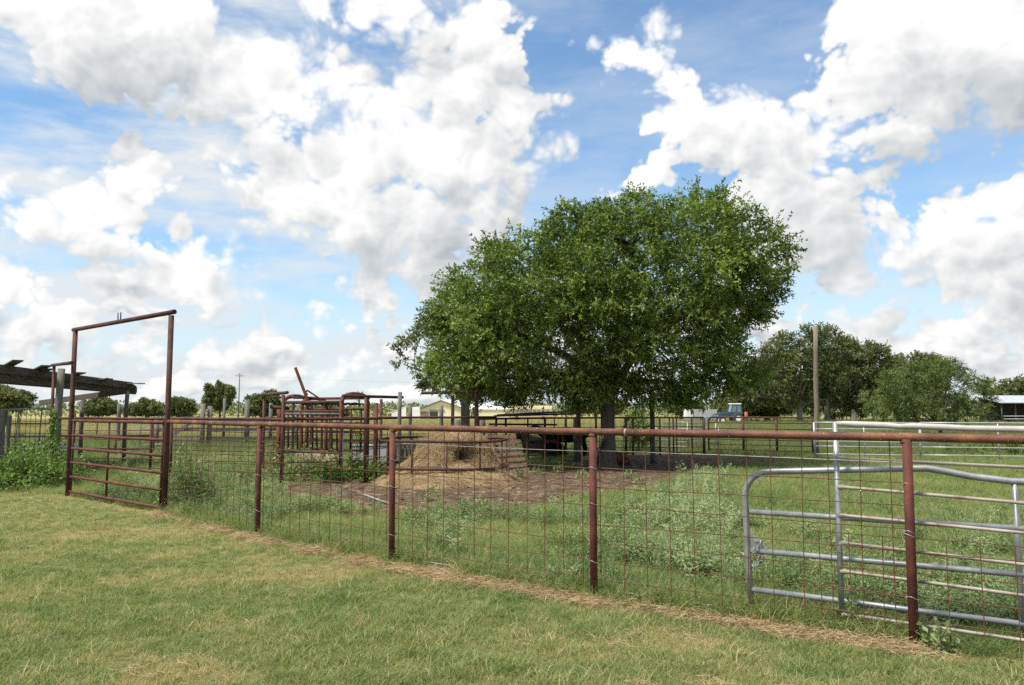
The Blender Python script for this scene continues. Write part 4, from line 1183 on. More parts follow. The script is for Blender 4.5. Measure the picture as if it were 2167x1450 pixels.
# ------------------------------------------------------------------ squeeze chute
def chute():
    FL, FR, BR, BL = X(602, 18.9), X(724, 17.7), X(779, 18.5), X(652, 19.7)
    t = thing("squeeze_chute", "rusty cattle squeeze chute with rounded hoops and a raised lever", "cattle chute", FL)
    H = 1.92
    def hoop(a, b, r, h):
        pts = [a + Vector((0, 0, -.05)), a + Vector((0, 0, h * .5)), a + Vector((0, 0, h - .2))]
        for s in np.linspace(0, 1, 8)[1:-1]:
            ang = s * math.pi
            p = a.lerp(b, 0.5 - 0.5 * math.cos(ang)); pts.append(p + Vector((0, 0, h - .2 + .2 * math.sin(ang) ** 0.6)))
        pts += [b + Vector((0, 0, h - .2)), b + Vector((0, 0, h * .5)), b + Vector((0, 0, -.05))]
        return MB().tube(pts, r, 10)
    hoop(FL, BL, .05, H).build("hoop", M['rust_orange'], t)
    hoop(FR, BR, .05, H + .03).build("hoop", M['rust_orange'], t)
    m1 = FL.lerp(FR, .33); m2 = BL.lerp(BR, .33)
    hoop(m1, m2, .043, H - .06).build("hoop", M['rust_orange'], t)
    for a, b, z, r in ((FL, FR, 1.76, .04), (BL, BR, 1.86, .034), (FL, FR, 1.55, .03), (BL, BR, 1.6, .03), (FL, FR, .62, .034), (BL, BR, .62, .03), (FL, FR, .15, .03)):
        MB().tube([a.lerp(b, -.03) + Vector((0, 0, z)), a.lerp(b, 1.02) + Vector((0, 0, z))], r, 10).build("side_rail", M['rust_dark'], t)
    MB().beam(FL + Vector((0, 0, 1.49)), FR + Vector((0, 0, 1.49)), .05, .055).build("angle_iron", M['wood_grey'], t, label="pale top angle of the drop bars")
    for k in range(11):
        a = FL.lerp(FR, .08 + k * .084)
        MB().tube([a + Vector((0, 0, 1.47)), a + Vector((.03, 0, .64))], .022, 8).build("drop_bar", M['rust_dark'], t)
    for k in range(6):
        a = BL.lerp(BR, .1 + k * .16)
        MB().tube([a + Vector((0, 0, 1.6)), a + Vector((0, 0, .64))], .028, 8).build("drop_bar", M['rust_dark'], t)
    MB().poly([FL.lerp(FR, .3) + Vector((0, -.03, .1)), FR + Vector((0, -.03, .1)), FR + Vector((0, -.03, .58)), FL.lerp(FR, .3) + Vector((0, -.03, .58))], .02).build("side_panel", M['brown_sheet'], t)
    MB().beam(FL + Vector((-.12, .1, 0)), FL + Vector((-.12, .1, 1.6)), .2, .09).build("head_gate", M['rust_orange'], t)
    MB().beam(FL + Vector((-.35, .1, 1.66)), FL + Vector((.1, .1, 1.60)), .09, .09).build("head_gate_arm", M['rust_dark'], t)
    a = P(625, 778, 18.6); b = P(645, 838, 18.6); c = P(655, 858, 18.6)
    lv = MB().beam(a, c, .05, .06).build("lever", M['rust_orange'], t, smooth=False)
    MB().beam(b + Vector((0, 0, .03)), P(650, 826, 18.6), .03, .03).beam(P(650, 826, 18.6), P(680, 846, 18.6), .03, .035).beam(P(650, 832, 18.6), P(648, 850, 18.6), .03, .03).build("linkage", M['rust_dark'], t, smooth=False)
    MB().tube([P(617, 838, 18.7), P(622, 842, 18.7), P(660, 842, 18.7)], .03, 8).build("latch_bar", M['rust_dark'], t)
    MB().beam(P(655, 860, 18.4), P(668, 851, 18.4), .025, .03).build("gusset", M['rust_dark'], t)
    MB().beam(P(706, 851, 18.1), P(720, 862, 18.1), .025, .03).build("gusset", M['rust_dark'], t)
    for k in range(7):
        a = m1.lerp(FR, k / 6) ; b = m2.lerp(BR, k / 6)
        MB().tube([a + Vector((0, .02, 1.70)), a.lerp(b, .5) + Vector((0, 0, 1.74)), b + Vector((0, -.02, 1.70))], .018, 8).build("top_brace", M['rust_dark'], t)
    for z in (.85, 1.05, 1.25):
        MB().beam(BL + Vector((0, 0, z)), BR + Vector((0, 0, z)), .03, .07).build("back_slat", M['rust_dark'], t, smooth=False)
    for s_ in (.18, .5, .82):
        a = FL.lerp(FR, s_); MB().beam(a + Vector((0, 0, 0)), a + Vector((0, 0, 1.76)), .05, .05, (0, 1, 0)).build("stanchion", M['rust_dark'], t, smooth=False)
    rp = [FR + Vector((-.02 + .045 * math.cos(a), .045 * math.sin(a), 1.30 + .006 * a)) for a in np.linspace(0, 18, 40)]
    rp += [FR + Vector((.06, -.03, 1.28 - .1 * k)) for k in range(1, 9)]
    MB().tube(rp, .010, 5, False).build("rope", M['blue_rope'], t)
    # stock panels behind the chute
    s = thing("stock_trough", "pale grey sheet metal trough behind the chute and hay feeder", "trough", X(790, 20.3))
    A, Bq = X(752, 20.3), X(832, 20.3)
    MB().box((A + Bq) / 2 + Vector((0, 0, .36)), (Bq - A).length, .5, .62).build("body", M['grey_sheet'], s, smooth=False)
    MB().tube([A + Vector((0, -.25, .68)), Bq + Vector((0, -.25, .68))], .018, 8).build("rim", M['galv_bright'], s)
chute()

# ------------------------------------------------------------------ hay heap and ring feeder
def hay():
    c = X(940, 18.25)
    R = 1.47
    f = thing("hay_ring", "round rusty steel hay feeder ring standing around the hay heap", "hay feeder", c)
    for z, rr in ((0.90, .030), (0.31, .030)):
        m = MB(); pts = [c + Vector((R * math.cos(a), R * math.sin(a), z + .012 * math.sin(3 * a + z))) for a in np.linspace(0, 2 * math.pi, 41)]
        m.tube(pts, rr, 8, False).build("hoop", M['rust_dark'], f)
    for k in range(12):
        a = k * math.pi / 6 + 0.13
        p = c + Vector((R * math.cos(a), R * math.sin(a), 0))
        MB().tube([p + Vector((0, 0, -.05)), p + Vector((0, 0, .9))], .019, 8).build("leg", M['rust_dark'], f)
    # heap: rounded mass with an eaten cave in its front
    hc = Vector((c.x + 0.32, c.y - 0.10, 0))
    NT, NV = 160, 90
    prof_v = [0.0, 0.10, 0.30, 0.45, 0.62, 0.78, 0.90, 0.97, 1.0]
    prof_r = [1.62, 1.42, 1.22, 1.08, 0.92, 0.75, 0.56, 0.33, 0.0]
    prof_z = [-0.06, 0.05, 0.19, 0.38, 0.62, 0.82, 0.95, 1.00, 1.02]
    def surf(th, v):
        r_ = np.interp(v, prof_v, prof_r); z_ = np.interp(v, prof_v, prof_z)
        lft = 0.5 - 0.5 * np.cos(th); frt = np.clip(-np.sin(th), 0, 1)
        low = 1 - sstep(v, 0.1, 0.5)
        r_ = r_ * (0.82 + 0.30 * lft * (0.35 + 0.65 * (1 - sstep(v, .1, .8))) + 0.30 * frt * low)
        n = fbm(np.cos(th) * 2.2 + 7 + v * 1.3, np.sin(th) * 2.2 + v * 3.0, 21) - 0.5
        n2 = fbm(np.cos(th) * 8 + v * 3, np.sin(th) * 8 + v * 7, 25) - 0.5
        r_ = r_ * (1 + 0.22 * n) + 0.10 * n2
        cave = np.exp(-(((th - 4.93) / 0.27) ** 2 + ((z_ - 0.56) / 0.17) ** 2))
        r_ = r_ - 0.80 * cave
        brow = np.exp(-(((th - 4.93) / 0.40) ** 2 + ((z_ - 0.86) / 0.10) ** 2))
        r_ = np.maximum(r_ + 0.14 * brow, 0.0)
        return np.stack([hc.x + r_ * np.cos(th), hc.y + r_ * np.sin(th), z_ + 0.05 * n2], -1)
    th, v = np.meshgrid(np.linspace(0, 2 * math.pi, NT, endpoint=False), np.linspace(0, 1, NV))
    V = surf(th.ravel(), v.ravel())
    i, j = np.meshgrid(np.arange(NT), np.arange(NV - 1)); a = (j * NT + i).ravel(); a2 = (j * NT + (i + 1) % NT).ravel()
    Q = np.stack([a, a2, a2 + NT, a + NT], 1)
    h = thing("hay_heap", "tan heap of loose hay with an eaten hollow inside the feeder ring", "hay", hc)
    fast_mesh("mound", V, Q, M['hay'], h)
    # strands lying down the slopes
    st = [blade_clump(f"strand_{k}", 13, 0.10, 0.10, 0.32, 0.006, 0.9, M['straw'], 600 + k, segs=4, flat=True) for k in range(5)]
    N_ = 9000
    th = rng.uniform(0, 2 * math.pi, N_); v = rng.uniform(0, 1, N_) ** 0.8
    p0 = surf(th, v); e = 0.02
    du = surf(th + e, v) - surf(th - e, v); dv = surf(th, np.minimum(v + e, 1)) - surf(th, np.maximum(v - e, 0))
    nrm = np.cross(du, dv); nrm /= np.linalg.norm(nrm, axis=1)[:, None] + 1e-9
    cave = np.exp(-(((th - 4.93) / 0.24) ** 2 + ((p0[:, 2] - 0.54) / 0.16) ** 2))
    keep = (rng.uniform(0, 1, N_) > cave * 0.8) & (p0[:, 2] > -0.03)
    p0, nrm = p0[keep], nrm[keep]
    so = scatter("straw", None, p0 + nrm * 0.005, rng.uniform(0.7, 1.2, len(p0)), rng.normal(0.48, 0.22, len(p0)), st, parent=h)
    rot = np.zeros((len(p0), 3)); spin = rng.uniform(0, 6.283, len(p0))
    for q in range(len(p0)):
        rot[q] = (Vector(nrm[q]).to_track_quat('Z', 'Y').to_matrix() @ Matrix.Rotation(spin[q], 3, 'Z')).to_euler()
    so.data.attributes["rot"].data.foreach_set("vector", rot.astype(np.float32).ravel())
hay()

# ------------------------------------------------------------------ pallets and pickets
def pallets():
    a = X(1062, 19.2); b = X(1122, 19.9)
    w = (b - a).normalized(); back = Vector((-w.y, w.x, 0)); 
    if back.y < 0: back = -back
    t = thing("leaning_pallet", "brown wooden pallet leaning upright beside the hay heap", "pallet", a)
    up = (Vector((0, 0, 1)) + back * 0.28 - w * 0.16).normalized()
    W = (b - a).length
    nrm = w.cross(up).normalized()
    def q(u, v, n): return a + w * u + up * v + nrm * n
    for v in (0.06, 0.21, 0.36, 0.51, 0.66, 0.81, 0.96):
        j = random.uniform(-.01, .01)
        MB().beam(q(0, v + j, 0.0), q(W * (1 - .12 * v), v - j, 0.0), 0.018, 0.085 if v > .1 else .13, up).build("slat", M['pallet_wood'], t, smooth=False)
    for u in (0.04, W * .5, W * .88):
        MB().beam(q(u, 0.0, -.06), q(u * .95, 1.0, -.06), 0.04, 0.09, nrm).build("stringer", M['pallet_wood'], t, smooth=False)
    for v in (0.10, 0.5, 0.9):
        MB().beam(q(0, v, -.12), q(W, v, -.12), 0.018, 0.09, up).build("slat", M['pallet_wood'], t, smooth=False)
    # second pallet edge on by the ring
    a2 = X(1040, 19.9); t2 = thing("edge_pallet", "weathered pallet standing edge on between the feeder ring and the leaning pallet", "pallet", a2)
    for k in range(3):
        MB().beam(a2 + Vector((.05 + .1 * k, 0.2 * k, 0)), a2 + Vector((-.1 + .1 * k, 0.2 * k, .95)), .09, .035).build("stringer", M['pallet_wood'], t2, smooth=False)
    for k in range(5):
        z = .12 + .2 * k
        MB().beam(a2 + Vector((.02 - .03 * k, -.05, z)), a2 + Vector((.24 - .03 * k, .45, z)), .02, .09).build("slat", M['pallet_wood'], t2, smooth=False)
    # grey pickets
    A, B = X(826, 21.2), X(946, 22.2)
    t3 = thing("picket_row", "row of grey weathered picket boards behind the hay feeder", "fence", A)
    n = 15
    for k in range(n):
        p = A.lerp(B, (k + .5) / n)
        hgt = 0.72 + random.uniform(-.05, .07)
        MB().beam(p, p + Vector((random.uniform(-.02, .02), 0, hgt)), .085, .02, (0, 1, 0)).build("picket", M['wood_grey'], t3, smooth=False)
    for z in (.2, .58):
        MB().beam(A + Vector((0, .04, z)), B + Vector((0, .04, z)), .04, .08).build("rail", M['wood_dark'], t3, smooth=False)
    # dark hide of boards inside the back pen
    A, B = X(1118, 25.0), X(1180, 25.5)
    t4 = thing("board_gate", "brown board panel propped in the back pen", "fence panel", A)
    for k in range(3):
        MB().beam(A.lerp(B, .02) + Vector((0, 0, .25 + .3 * k)), B + Vector((0, 0, .25 + .3 * k + .02)), .03, .10).build("board", M['rust_dark'], t4, smooth=False)
    for s in (0, .5, 1):
        p = A.lerp(B, s); MB().beam(p, p + Vector((0, 0, 1.0)), .05, .05, (0, 1, 0)).build("stile", M['rust_dark'], t4, smooth=False)
    # plank leaning on the trunk
    tag(MB().beam(G(1258, 984), P(1276, 922, 21.0), .03, .16, (0, 1, 0)).build("leaning_plank", M['pallet_wood'], smooth=False), "pale plank leaning against the shade tree's trunk", "plank")
    # pale hoses on the dirt
    def lying(pxs, r):
        return MB().tube([G(a, b) + Vector((0, 0, .008)) for a, b in pxs], r, 8)
    tag(lying([(682,1060),(700,1056),(722,1050),(742,1046)], .013).build("plastic_pipe", M['plastic']), "short pale plastic pipe lying on the dirt between the front posts", "pipe")
    tag(lying([(770,1048),(790,1055),(812,1063),(830,1068)], .016).build("plastic_pipe", M['plastic']), "pale plastic pipe on the dirt just behind the second front post", "pipe")
pallets()

# ------------------------------------------------------------------ old posts
def wood_post(label, base, h, r, mat='wood_post', lean=(0, 0), name="wooden_post", group=None):
    m = MB(); pts = []
    for k in range(6):
        s = k / 5
        pts.append(base + Vector((lean[0] * s + random.uniform(-.01, .01), lean[1] * s, -.15 + (h + .15) * s)))
    m.tube(pts, [r * random.uniform(.94, 1.06) for _ in pts], 10)
    return tag(m.build(name, M[mat]), label, "post", group)
wood_post("tall dark wooden post right behind the archway's corner", X(124, 18.9), 2.58, .085, 'wood_post', (.06, 0))
wood_post("thick pale wooden post at the picture edge by the galvanised side gate", X(4, 18.2), 1.56, .13, 'wood_grey')
wood_post("thin leaning wooden post behind the thick one by the side gate", X(22, 18.6), 1.45, .05, 'wood_post', (.03, 0))
wood_post("black post stub behind the archway", X(161, 27), 1.55, .06, 'wood_dark')
wood_post("grey wooden post standing before the golden field by the shed's end", X(255, 36), 1.88, .085, 'wood_grey')
wood_post("grey post beside the chute's header bar end", X(847, 19.2), 2.02, .05, 'wood_post')
wood_post("grey wooden post before the cream barn's white shed", X(869, 26), 1.74, .06, 'wood_grey')
wood_post("grey wooden post standing against the cream barn's gable", X(934, 26), 1.72, .065, 'wood_grey')
wood_post("blunt grey post stump behind the hay, nearer the barn", X(969, 25), 1.26, .10, 'wood_grey')
wood_post("blunt grey post stump behind the hay, next to the dark oak's trunk", X(1020, 25), 1.34, .11, 'wood_grey')
wood_post("dark wooden post holding up stacked pipes under the shade tree", X(1224, 24.5), 2.3, .07, 'wood_dark')
wood_post("thick dark stub post beside the pipe-carrying post", X(1219, 24.8), 1.3, .10, 'wood_dark')
wood_post("dark wooden post under the shade tree past the trunk", X(1379, 23.6), 2.2, .075, 'wood_dark')
wood_post("tall weathered wooden utility pole without wires", X(1722, 25.8), 4.35, .075, 'pole_wood', (.12, 0), name="wooden_pole")

# ------------------------------------------------------------------ back pen fence, brown gate, galvanised panels
def back_pen():
    A, B, Cc = X(1010, 24.0), X(1180, 27.0), X(1487, 28.0)
    t = thing("pen_fence", "dark pipe pen fence running behind the shade tree's trunk", "fence", A)
    for z, r in ((1.30, .034), (0.98, .014), (.74, .014), (.5, .014), (.26, .014), (.08, .02)):
        q = rail_pts(A, B, 4, z, z, .006)[:-1] + rail_pts(B, Cc, 6, z, z, .006)
        MB().tube(q, r, 8).build("rail", M['rust_dark'], t)
    def pt(px):
        a, b = (A, B) if px < 1180 else (B, Cc)
        x0 = (1010 if px < 1180 else 1180); x1 = (1180 if px < 1180 else 1487)
        return a.lerp(b, (px - x0) / (x1 - x0))
    for px, r in ((1012, .045), (1066, .036), (1112, .028), (1150, .045), (1172, .02), (1196, .045), (1258, .04), (1320, .045), (1335, .04), (1392, .035), (1413, .02), (1421, .03), (1428, .025), (1461, .03), (1487, .05)):
        p = pt(px); MB().tube([p + Vector((0, 0, -.1)), p + Vector((0, 0, 1.3))], r, 10).build("post", M['rust_dark'], t)
    wire_mesh(pt(1400), Cc, [.2, .35, .5, .65, .8, .95, 1.1], 1.28, .05, .15, .004, .05).build("wire_panel", M['rust_dark'], t)
    wire_mesh(pt(1060), pt(1395), [.2, .4, .6, .8, 1.0], 1.28, .05, .25, .004, .05).build("wire_panel", M['rust_dark'], t)
    # pipes stored along the top
    tag(MB().tube([P(1052, 878.5, 24.6), P(1140, 874, 25.2), P(1222, 870.5, 25.4)], .03, 10).build("stored_pipe", M['wood_dark']), "long dark pipe resting along the pen fence top, upper one", "pipe")
    tag(MB().tube([P(1045, 880.5, 25.2), P(1222, 875.5, 25.6)], .032, 10).build("stored_pipe", M['rubber']), "long black pipe resting along the pen fence top, lower one", "pipe")
    tag(MB().tube([P(1035, 898, 23.4), P(1178, 899, 24.2)], .03, 10).build("stored_pipe", M['rust_dark']), "rusty bar lying across the pen below the stored pipes", "pipe")
    # brown gate
    a, b = X(1497, 28.2), X(1716, 26.2)
    g = thing("brown_gate", "brown pipe gate with a rounded top corner between the pen fence and wooden pole", "gate", a)
    d = (b - a)
    def q(s, z): return Vector((a.x + d.x * s, a.y + d.y * s, z))
    top = [q(0, .12), q(0, .7), q(0, 1.18)] + [q(.035 * (1 - math.cos(w)), 1.18 + .13 * math.sin(w)) for w in np.linspace(.3, math.pi / 2, 4)] + [q(.5, 1.31), q(1, 1.31)]
    MB().tube(top, .03, 10).build("frame_tube", M['rust_dark'], g)
    for z in (1.12, .92, .73, .54, .36, .18):
        MB().tube([q(0, z), q(1, z)], .016, 8).build("bar", M['rust_dark'], g)
    for s in (.35, .67, 1.0):
        MB().beam(q(s, .16), q(s, 1.31), .075, .04, (0, 1, 0)).build("upright", M['rust_dark'], g)
    # galvanised panels
    runs = [(1719, 25.6, 1940, 25.0, "galvanised cattle panel beginning at the wooden pole"), (1942, 24.95, 2290, 24.0, "galvanised cattle panel in front of the feathery bush")]
    for x0, d0, x1, d1, lb in runs:
        a, b = X(x0, d0), X(x1, d1)
        p = thing("cattle_panel", lb, "fence panel", a, "galvanised panels along the pen's far side")
        for z, r in ((1.17, .024), (.96, .018), (.76, .018), (.56, .018), (.40, .018), (.15, .022)):
            MB().tube(rail_pts(a, b, 4, z, z - .01, .006), r, 8).build("bar", M['galv_bright'], p)
        for s in (0.0, .48, 1.0):
            k = a.lerp(b, s); MB().tube([k + Vector((0, 0, .02)), k + Vector((0, 0, 1.17))], .022 if s else .035, 8).build("upright", M['galv_bright'], p)
    # stacked galvanised panels behind the pen
    for k, (z, lb) in enumerate(((.95, "galvanised panel leaning behind the pen fence, front one"), (.75, "galvanised panel leaning behind the pen fence, rear one"))):
        a, b = X(1395 - 8 * k, 31 + k * .6), X(1512 + 6 * k, 30.4 + k * .6)
        p = thing("stored_cattle_gate", lb, "fence panel", a, "panels stored behind the pen")
        for j in range(5): MB().tube([a + Vector((0, 0, .15 + z * j / 4)), b + Vector((0, 0, .12 + z * j / 4))], .02, 8).build("bar", M['galv'], p)
        for s in (0, .5, 1): MB().tube([a.lerp(b, s) + Vector((0, 0, .05)), a.lerp(b, s) + Vector((0, 0, .15 + z))], .02, 8).build("upright", M['galv'], p)
back_pen()

# ------------------------------------------------------------------ old shed, side gate, board fence
def shed():
    FL_, FR_ = P(-75, 770, 17.2), P(279, 816, 22.2)          # upper front beam
    BL_, BR_ = P(-60, 800, 22.5), P(288, 828, 23.2)          # rear beam
    t = thing("ruined_shed", "collapsing open shed with a ragged grey plank roof behind the archway", "shed", X(178, 24))
    MB().beam(FL_, FR_, .05, .18).build("front_beam", M['wood_dark'], t, smooth=False)
    MB().beam(FL_ + Vector((-.10, .1, -.22)), FR_ + Vector((-.10, .1, -.12)), .05, .20).build("front_beam", M['wood_dark'], t, smooth=False)
    MB().beam(BL_, BR_, .06, .20).build("rear_beam", M['wood_dark'], t, smooth=False)
    MB().beam(P(84, 853, 24.5), P(288, 825, 22.4), .06, .16).build("eave_beam", M['wood_dark'], t, smooth=False)
    n = 15
    for k in range(n):
        s = (k + .5) / n
        a = FL_.lerp(FR_, s) + Vector((0, 0, .02)); b = BL_.lerp(BR_, s) + Vector((0, 0, .12))
        MB().beam(a.lerp(b, .03) + Vector((0, 0, random.uniform(-.02, .02))), b, .30, .03).build("roof_plank", M['wood_dark'], t, smooth=False)
    tips = [((38, 763), 17.8), ((98, 774), 18.5), ((103, 781), 18.8), ((172, 789), 19.6), ((230, 802), 20.6), ((299, 812), 21.7)]
    for (px, d) in tips:
        tip = P(px[0], px[1], d); s = max(0.05, min(.97, (px[0] + 75) / 354 - .09))
        root = FL_.lerp(FR_, s).lerp(BL_.lerp(BR_, s), .25) + Vector((-.3, .1, .10))
        MB().beam(root, tip, .22, .03).build("loose_plank", M['wood_dark'], t, smooth=False)
    MB().poly([P(222, 808, 21.4), P(232, 810, 21.4), P(234, 803, 21.4), P(228, 799, 21.4), P(221, 802, 21.4)], .02).build("rusty_scrap", M['rust_orange'], t)
    for px, d, h, r in ((178, 24.0, 1.95, .065), (270, 21.9, 2.1, .055), (-40, 18.5, 2.5, .08), (-20, 23.5, 2.4, .08)):
        p = X(px, d)
        MB().tube([p + Vector((0, 0, -.1)), p + Vector((-.02, 0, h * .5)), p + Vector((.02, 0, h))], r, 9).build("post", M['wood_dark'], t)
    # trough inside
    tr = thing("feed_trough", "small metal feed trough under the ruined shed", "trough", X(146, 20.5))
    c = X(146, 20.5)
    MB().box(c + Vector((0, 0, .60)), .50, .35, .16).build("tray", M['grey_sheet'], tr, smooth=False)
    MB().box(c + Vector((-.05, 0, .41)), .30, .30, .20).build("bucket", M['black_plastic'], tr, smooth=False)
    for dx in (-.2, .22): MB().beam(c + Vector((dx, 0, 0)), c + Vector((dx, 0, .52)), .03, .03, (0, 1, 0)).build("leg", M['galv'], tr, smooth=False)
    # galvanised side gate with mesh
    a, b = X(-60, 18.6), X(131, 19.6)
    g = thing("side_gate", "galvanised mesh gate overgrown with vines beside the archway", "gate", a)
    d = b - a
    def q(s, z): return Vector((a.x + d.x * s, a.y + d.y * s, z))
    MB().tube([q(0, 1.56), q(.3, 1.58), q(.55, 1.60), q(.8, 1.62), q(.95, 1.58), q(1, 1.45), q(1.005, .6), q(1, .02)], .026, 10).build("frame_tube", M['galv'], g)
    for z in (1.24, .92, .60, .32): MB().tube([q(0, z), q(.5, z + .01), q(.99, z)], .02, 8).build("bar", M['galv'], g)
    for s in (.52, .78): MB().tube([q(s - .02, .3), q(s + .01, 1.6)], .017, 8).build("upright", M['galv'], g)
    wire_mesh(q(.3, 0), q(.99, 0), [.35, .55, .75, 1.0, 1.3], 1.5, .2, .105, .006, -.03, .01).build("wire_panel", M['rust_wire'], g)
    # low gate and board fence at the edge of the field
    a, b = X(302, 30.0), X(432, 31.0)
    g2 = thing("small_gate", "small galvanised gate with a rounded corner by the grey board fence", "gate", a)
    d2 = b - a
    def q2(s, z): return Vector((a.x + d2.x * s, a.y + d2.y * s, z))
    MB().tube([q2(0, .2), q2(0, .95), q2(.03, 1.07), q2(.08, 1.12), q2(1, 1.12), q2(1, .2)], .02, 8).build("frame_tube", M['galv'], g2)
    for z in (.85, .55, .25): MB().tube([q2(0, z), q2(1, z)], .016, 8).build("bar", M['galv'], g2)
    A, B = X(336, 33), X(432, 33)
    f = thing("board_corral", "grey weathered board corral section with a diagonal brace", "fence", A)
    for z in (.25, .75, 1.2): MB().beam(A + Vector((0, 0, z)), B + Vector((0, 0, z + .03)), .04, .16).build("board", M['wood_grey'], f, smooth=False)
    MB().beam(A + Vector((.3, -.05, .25)), B + Vector((-.1, -.05, 1.3)), .04, .13).build("brace", M['wood_grey'], f, smooth=False)
    for p, h in ((A, 1.3), (B, 1.85), (B + Vector((.22, .2, 0)), 1.75)):
        MB().tube([p + Vector((0, 0, -.1)), p + Vector((0, 0, h))], .10, 9).build("post", M['wood_post'], f)
    A, B = X(440, 34), X(640, 35)
    f = thing("board_corral", "long low grey board corral behind the squeeze chute", "fence", A)
    for z in (.35, .75, 1.15): MB().beam(A + Vector((0, 0, z)), B + Vector((0, 0, z)), .04, .15).build("board", M['wood_grey'], f, smooth=False)
    for px, h, r in ((477, 2.1, .06), (525, 2.02, .11), (575, 1.9, .08), (630, 1.7, .08)):
        p = X(px, 34.5); MB().tube([p + Vector((0, 0, -.1)), p + Vector((0, 0, h))], r, 9).build("post", M['wood_grey'], f)
    # field wire fence
    A, B = X(150, 40), X(330, 41)
    f = thing("field_fence", "thin wire field fence before the golden grass", "fence", A)
    wire_mesh(A, B, [.2, .45, .7, .95, 1.15], 1.2, 0, .3, .006, 0).build("wire_panel", M['wire_grey'], f)
    for s in (0, .33, .66, 1):
        p = A.lerp(B, s); MB().tube([p, p + Vector((0, 0, 1.3))], .03, 8).build("post", M['rust_dark'], f)
    A, B = X(-80, 25.5), X(330, 26.5)
    f = thing("low_rail", "low dark rail fence crossing the weeds beyond the archway", "fence", A)
    for z, r in ((.72, .04), (.28, .03)):
        MB().tube(rail_pts(A, B, 6, z, z, .01), r, 8).build("rail", M['rust_dark'], f)
    for s in (0.1, .45, .8, 1.0):
        p = A.lerp(B, s); MB().tube([p, p + Vector((0, 0, .75))], .04, 8).build("post", M['rust_dark'], f)
shed()

# ------------------------------------------------------------------ cattle
def cattle():
    def body(name, V, E, R, mat, t, loc, rz, sc):
        me = bpy.data.meshes.new(name); 
        rot = Matrix.Rotation(rz, 3, 'Z')
        me.from_pydata([tuple(rot @ (Vector(v) * sc)) for v in V], E, [])
        me.materials.append(mat)
        o = bpy.data.objects.new(name, me); COL.objects.link(o); o.parent = t
        s = o.modifiers.new("skin", 'SKIN'); s.use_smooth_shade = True
        for d, (a, b) in zip(me.skin_vertices[0].data, R): d.radius = (a * sc, b * sc)
        me.skin_vertices[0].data[0].use_root = True
        u = o.modifiers.new("sub", 'SUBSURF'); u.levels = 2; u.render_levels = 2
        return o
    def ears(t, pts, mat, rz, sc, loc):
        for p in pts:
            rot = Matrix.Rotation(rz, 3, 'Z'); a = rot @ (Vector(p[0]) * sc) + loc; b = rot @ (Vector(p[1]) * sc) + loc
            MB().tube([a, a.lerp(b, .5), b], [.02 * sc, .05 * sc, .012 * sc], 8).build("ear", mat, t)
    # standing, head to +x (unit: withers at 1.0)
    V = [(0, 0, .74), (-.55, 0, .78), (-.78, 0, .80), (.45, 0, .74), (.66, 0, .84), (.90, 0, .98), (1.08, 0, .96), (1.26, 0, .84),
         (.42, .13, .55), (.44, .14, .30), (.42, .14, .03), (.42, -.13, .55), (.38, -.14, .30), (.40, -.14, .03),
         (-.66, .14, .58), (-.74, .15, .32), (-.70, .15, .03), (-.66, -.14, .58), (-.80, -.15, .32), (-.76, -.15, .03), (-.95, 0, .70), (-.98, 0, .35)]
    E = [(0, 1), (1, 2), (0, 3), (3, 4), (4, 5), (5, 6), (6, 7), (3, 8), (8, 9), (9, 10), (3, 11), (11, 12), (12, 13), (1, 14), (14, 15), (15, 16), (1, 17), (17, 18), (18, 19), (2, 20), (20, 21)]
    R = [(.23, .27), (.22, .25), (.15, .17), (.21, .27), (.15, .20), (.11, .13), (.10, .12), (.065, .075)] + [(.10, .10), (.055, .055), (.05, .05)] * 2 + [(.14, .14), (.06, .06), (.05, .05)] * 2 + [(.03, .03), (.025, .025)]
    loc = X(1190, 26.2)
    t = thing("calf", "black calf standing behind the rails of the back pen", "calf", loc)
    body("body", V, E, R, M['black_hide'], t, loc, math.pi, .98)
    ears(t, [((1.0, .08, 1.04), (.96, .26, 1.06)), ((1.0, -.08, 1.04), (.96, -.26, 1.06))], M['black_hide'], math.pi, .98, loc)
    # lying
    V2 = [(0, 0, .27), (-.5, 0, .25), (-.7, 0, .22), (.42, 0, .30), (.60, 0, .46), (.74, 0, .60), (.9, 0, .58), (1.05, 0, .50),
          (.45, .2, .12), (.66, .24, .06), (.45, -.2, .12), (.62, -.26, .06), (-.5, .24, .14), (-.2, .32, .07), (-.5, -.24, .14), (-.2, -.32, .07)]
    E2 = [(0, 1), (1, 2), (0, 3), (3, 4), (4, 5), (5, 6), (6, 7), (3, 8), (8, 9), (3, 10), (10, 11), (1, 12), (12, 13), (1, 14), (14, 15)]
    R2 = [(.27, .26), (.25, .24), (.16, .16), (.23, .25), (.15, .18), (.11, .13), (.10, .11), (.065, .07)] + [(.09, .09), (.05, .05)] * 2 + [(.14, .12), (.06, .06)] * 2
    loc = X(1150, 26.9)
    t = thing("calf", "black calf lying down beside the standing one in the back pen", "calf", loc)
    body("body", V2, E2, R2, M['black_hide'], t, loc, 2.6, 1.15)
    ears(t, [((.8, .08, .66), (.76, .24, .68)), ((.8, -.08, .66), (.76, -.24, .68))], M['black_hide'], 2.6, 1.15, loc)
    loc = X(1296, 22.9)
    t = thing("calf", "red-brown calf lying behind the shade tree's trunk", "calf", loc)
    body("body", V2, E2, R2, M['red_hide'], t, loc, math.pi + .25, .72)
    ears(t, [((.8, .08, .66), (.76, .24, .68)), ((.8, -.08, .66), (.76, -.24, .68))], M['red_hide'], math.pi + .25, .72, loc)
cattle()

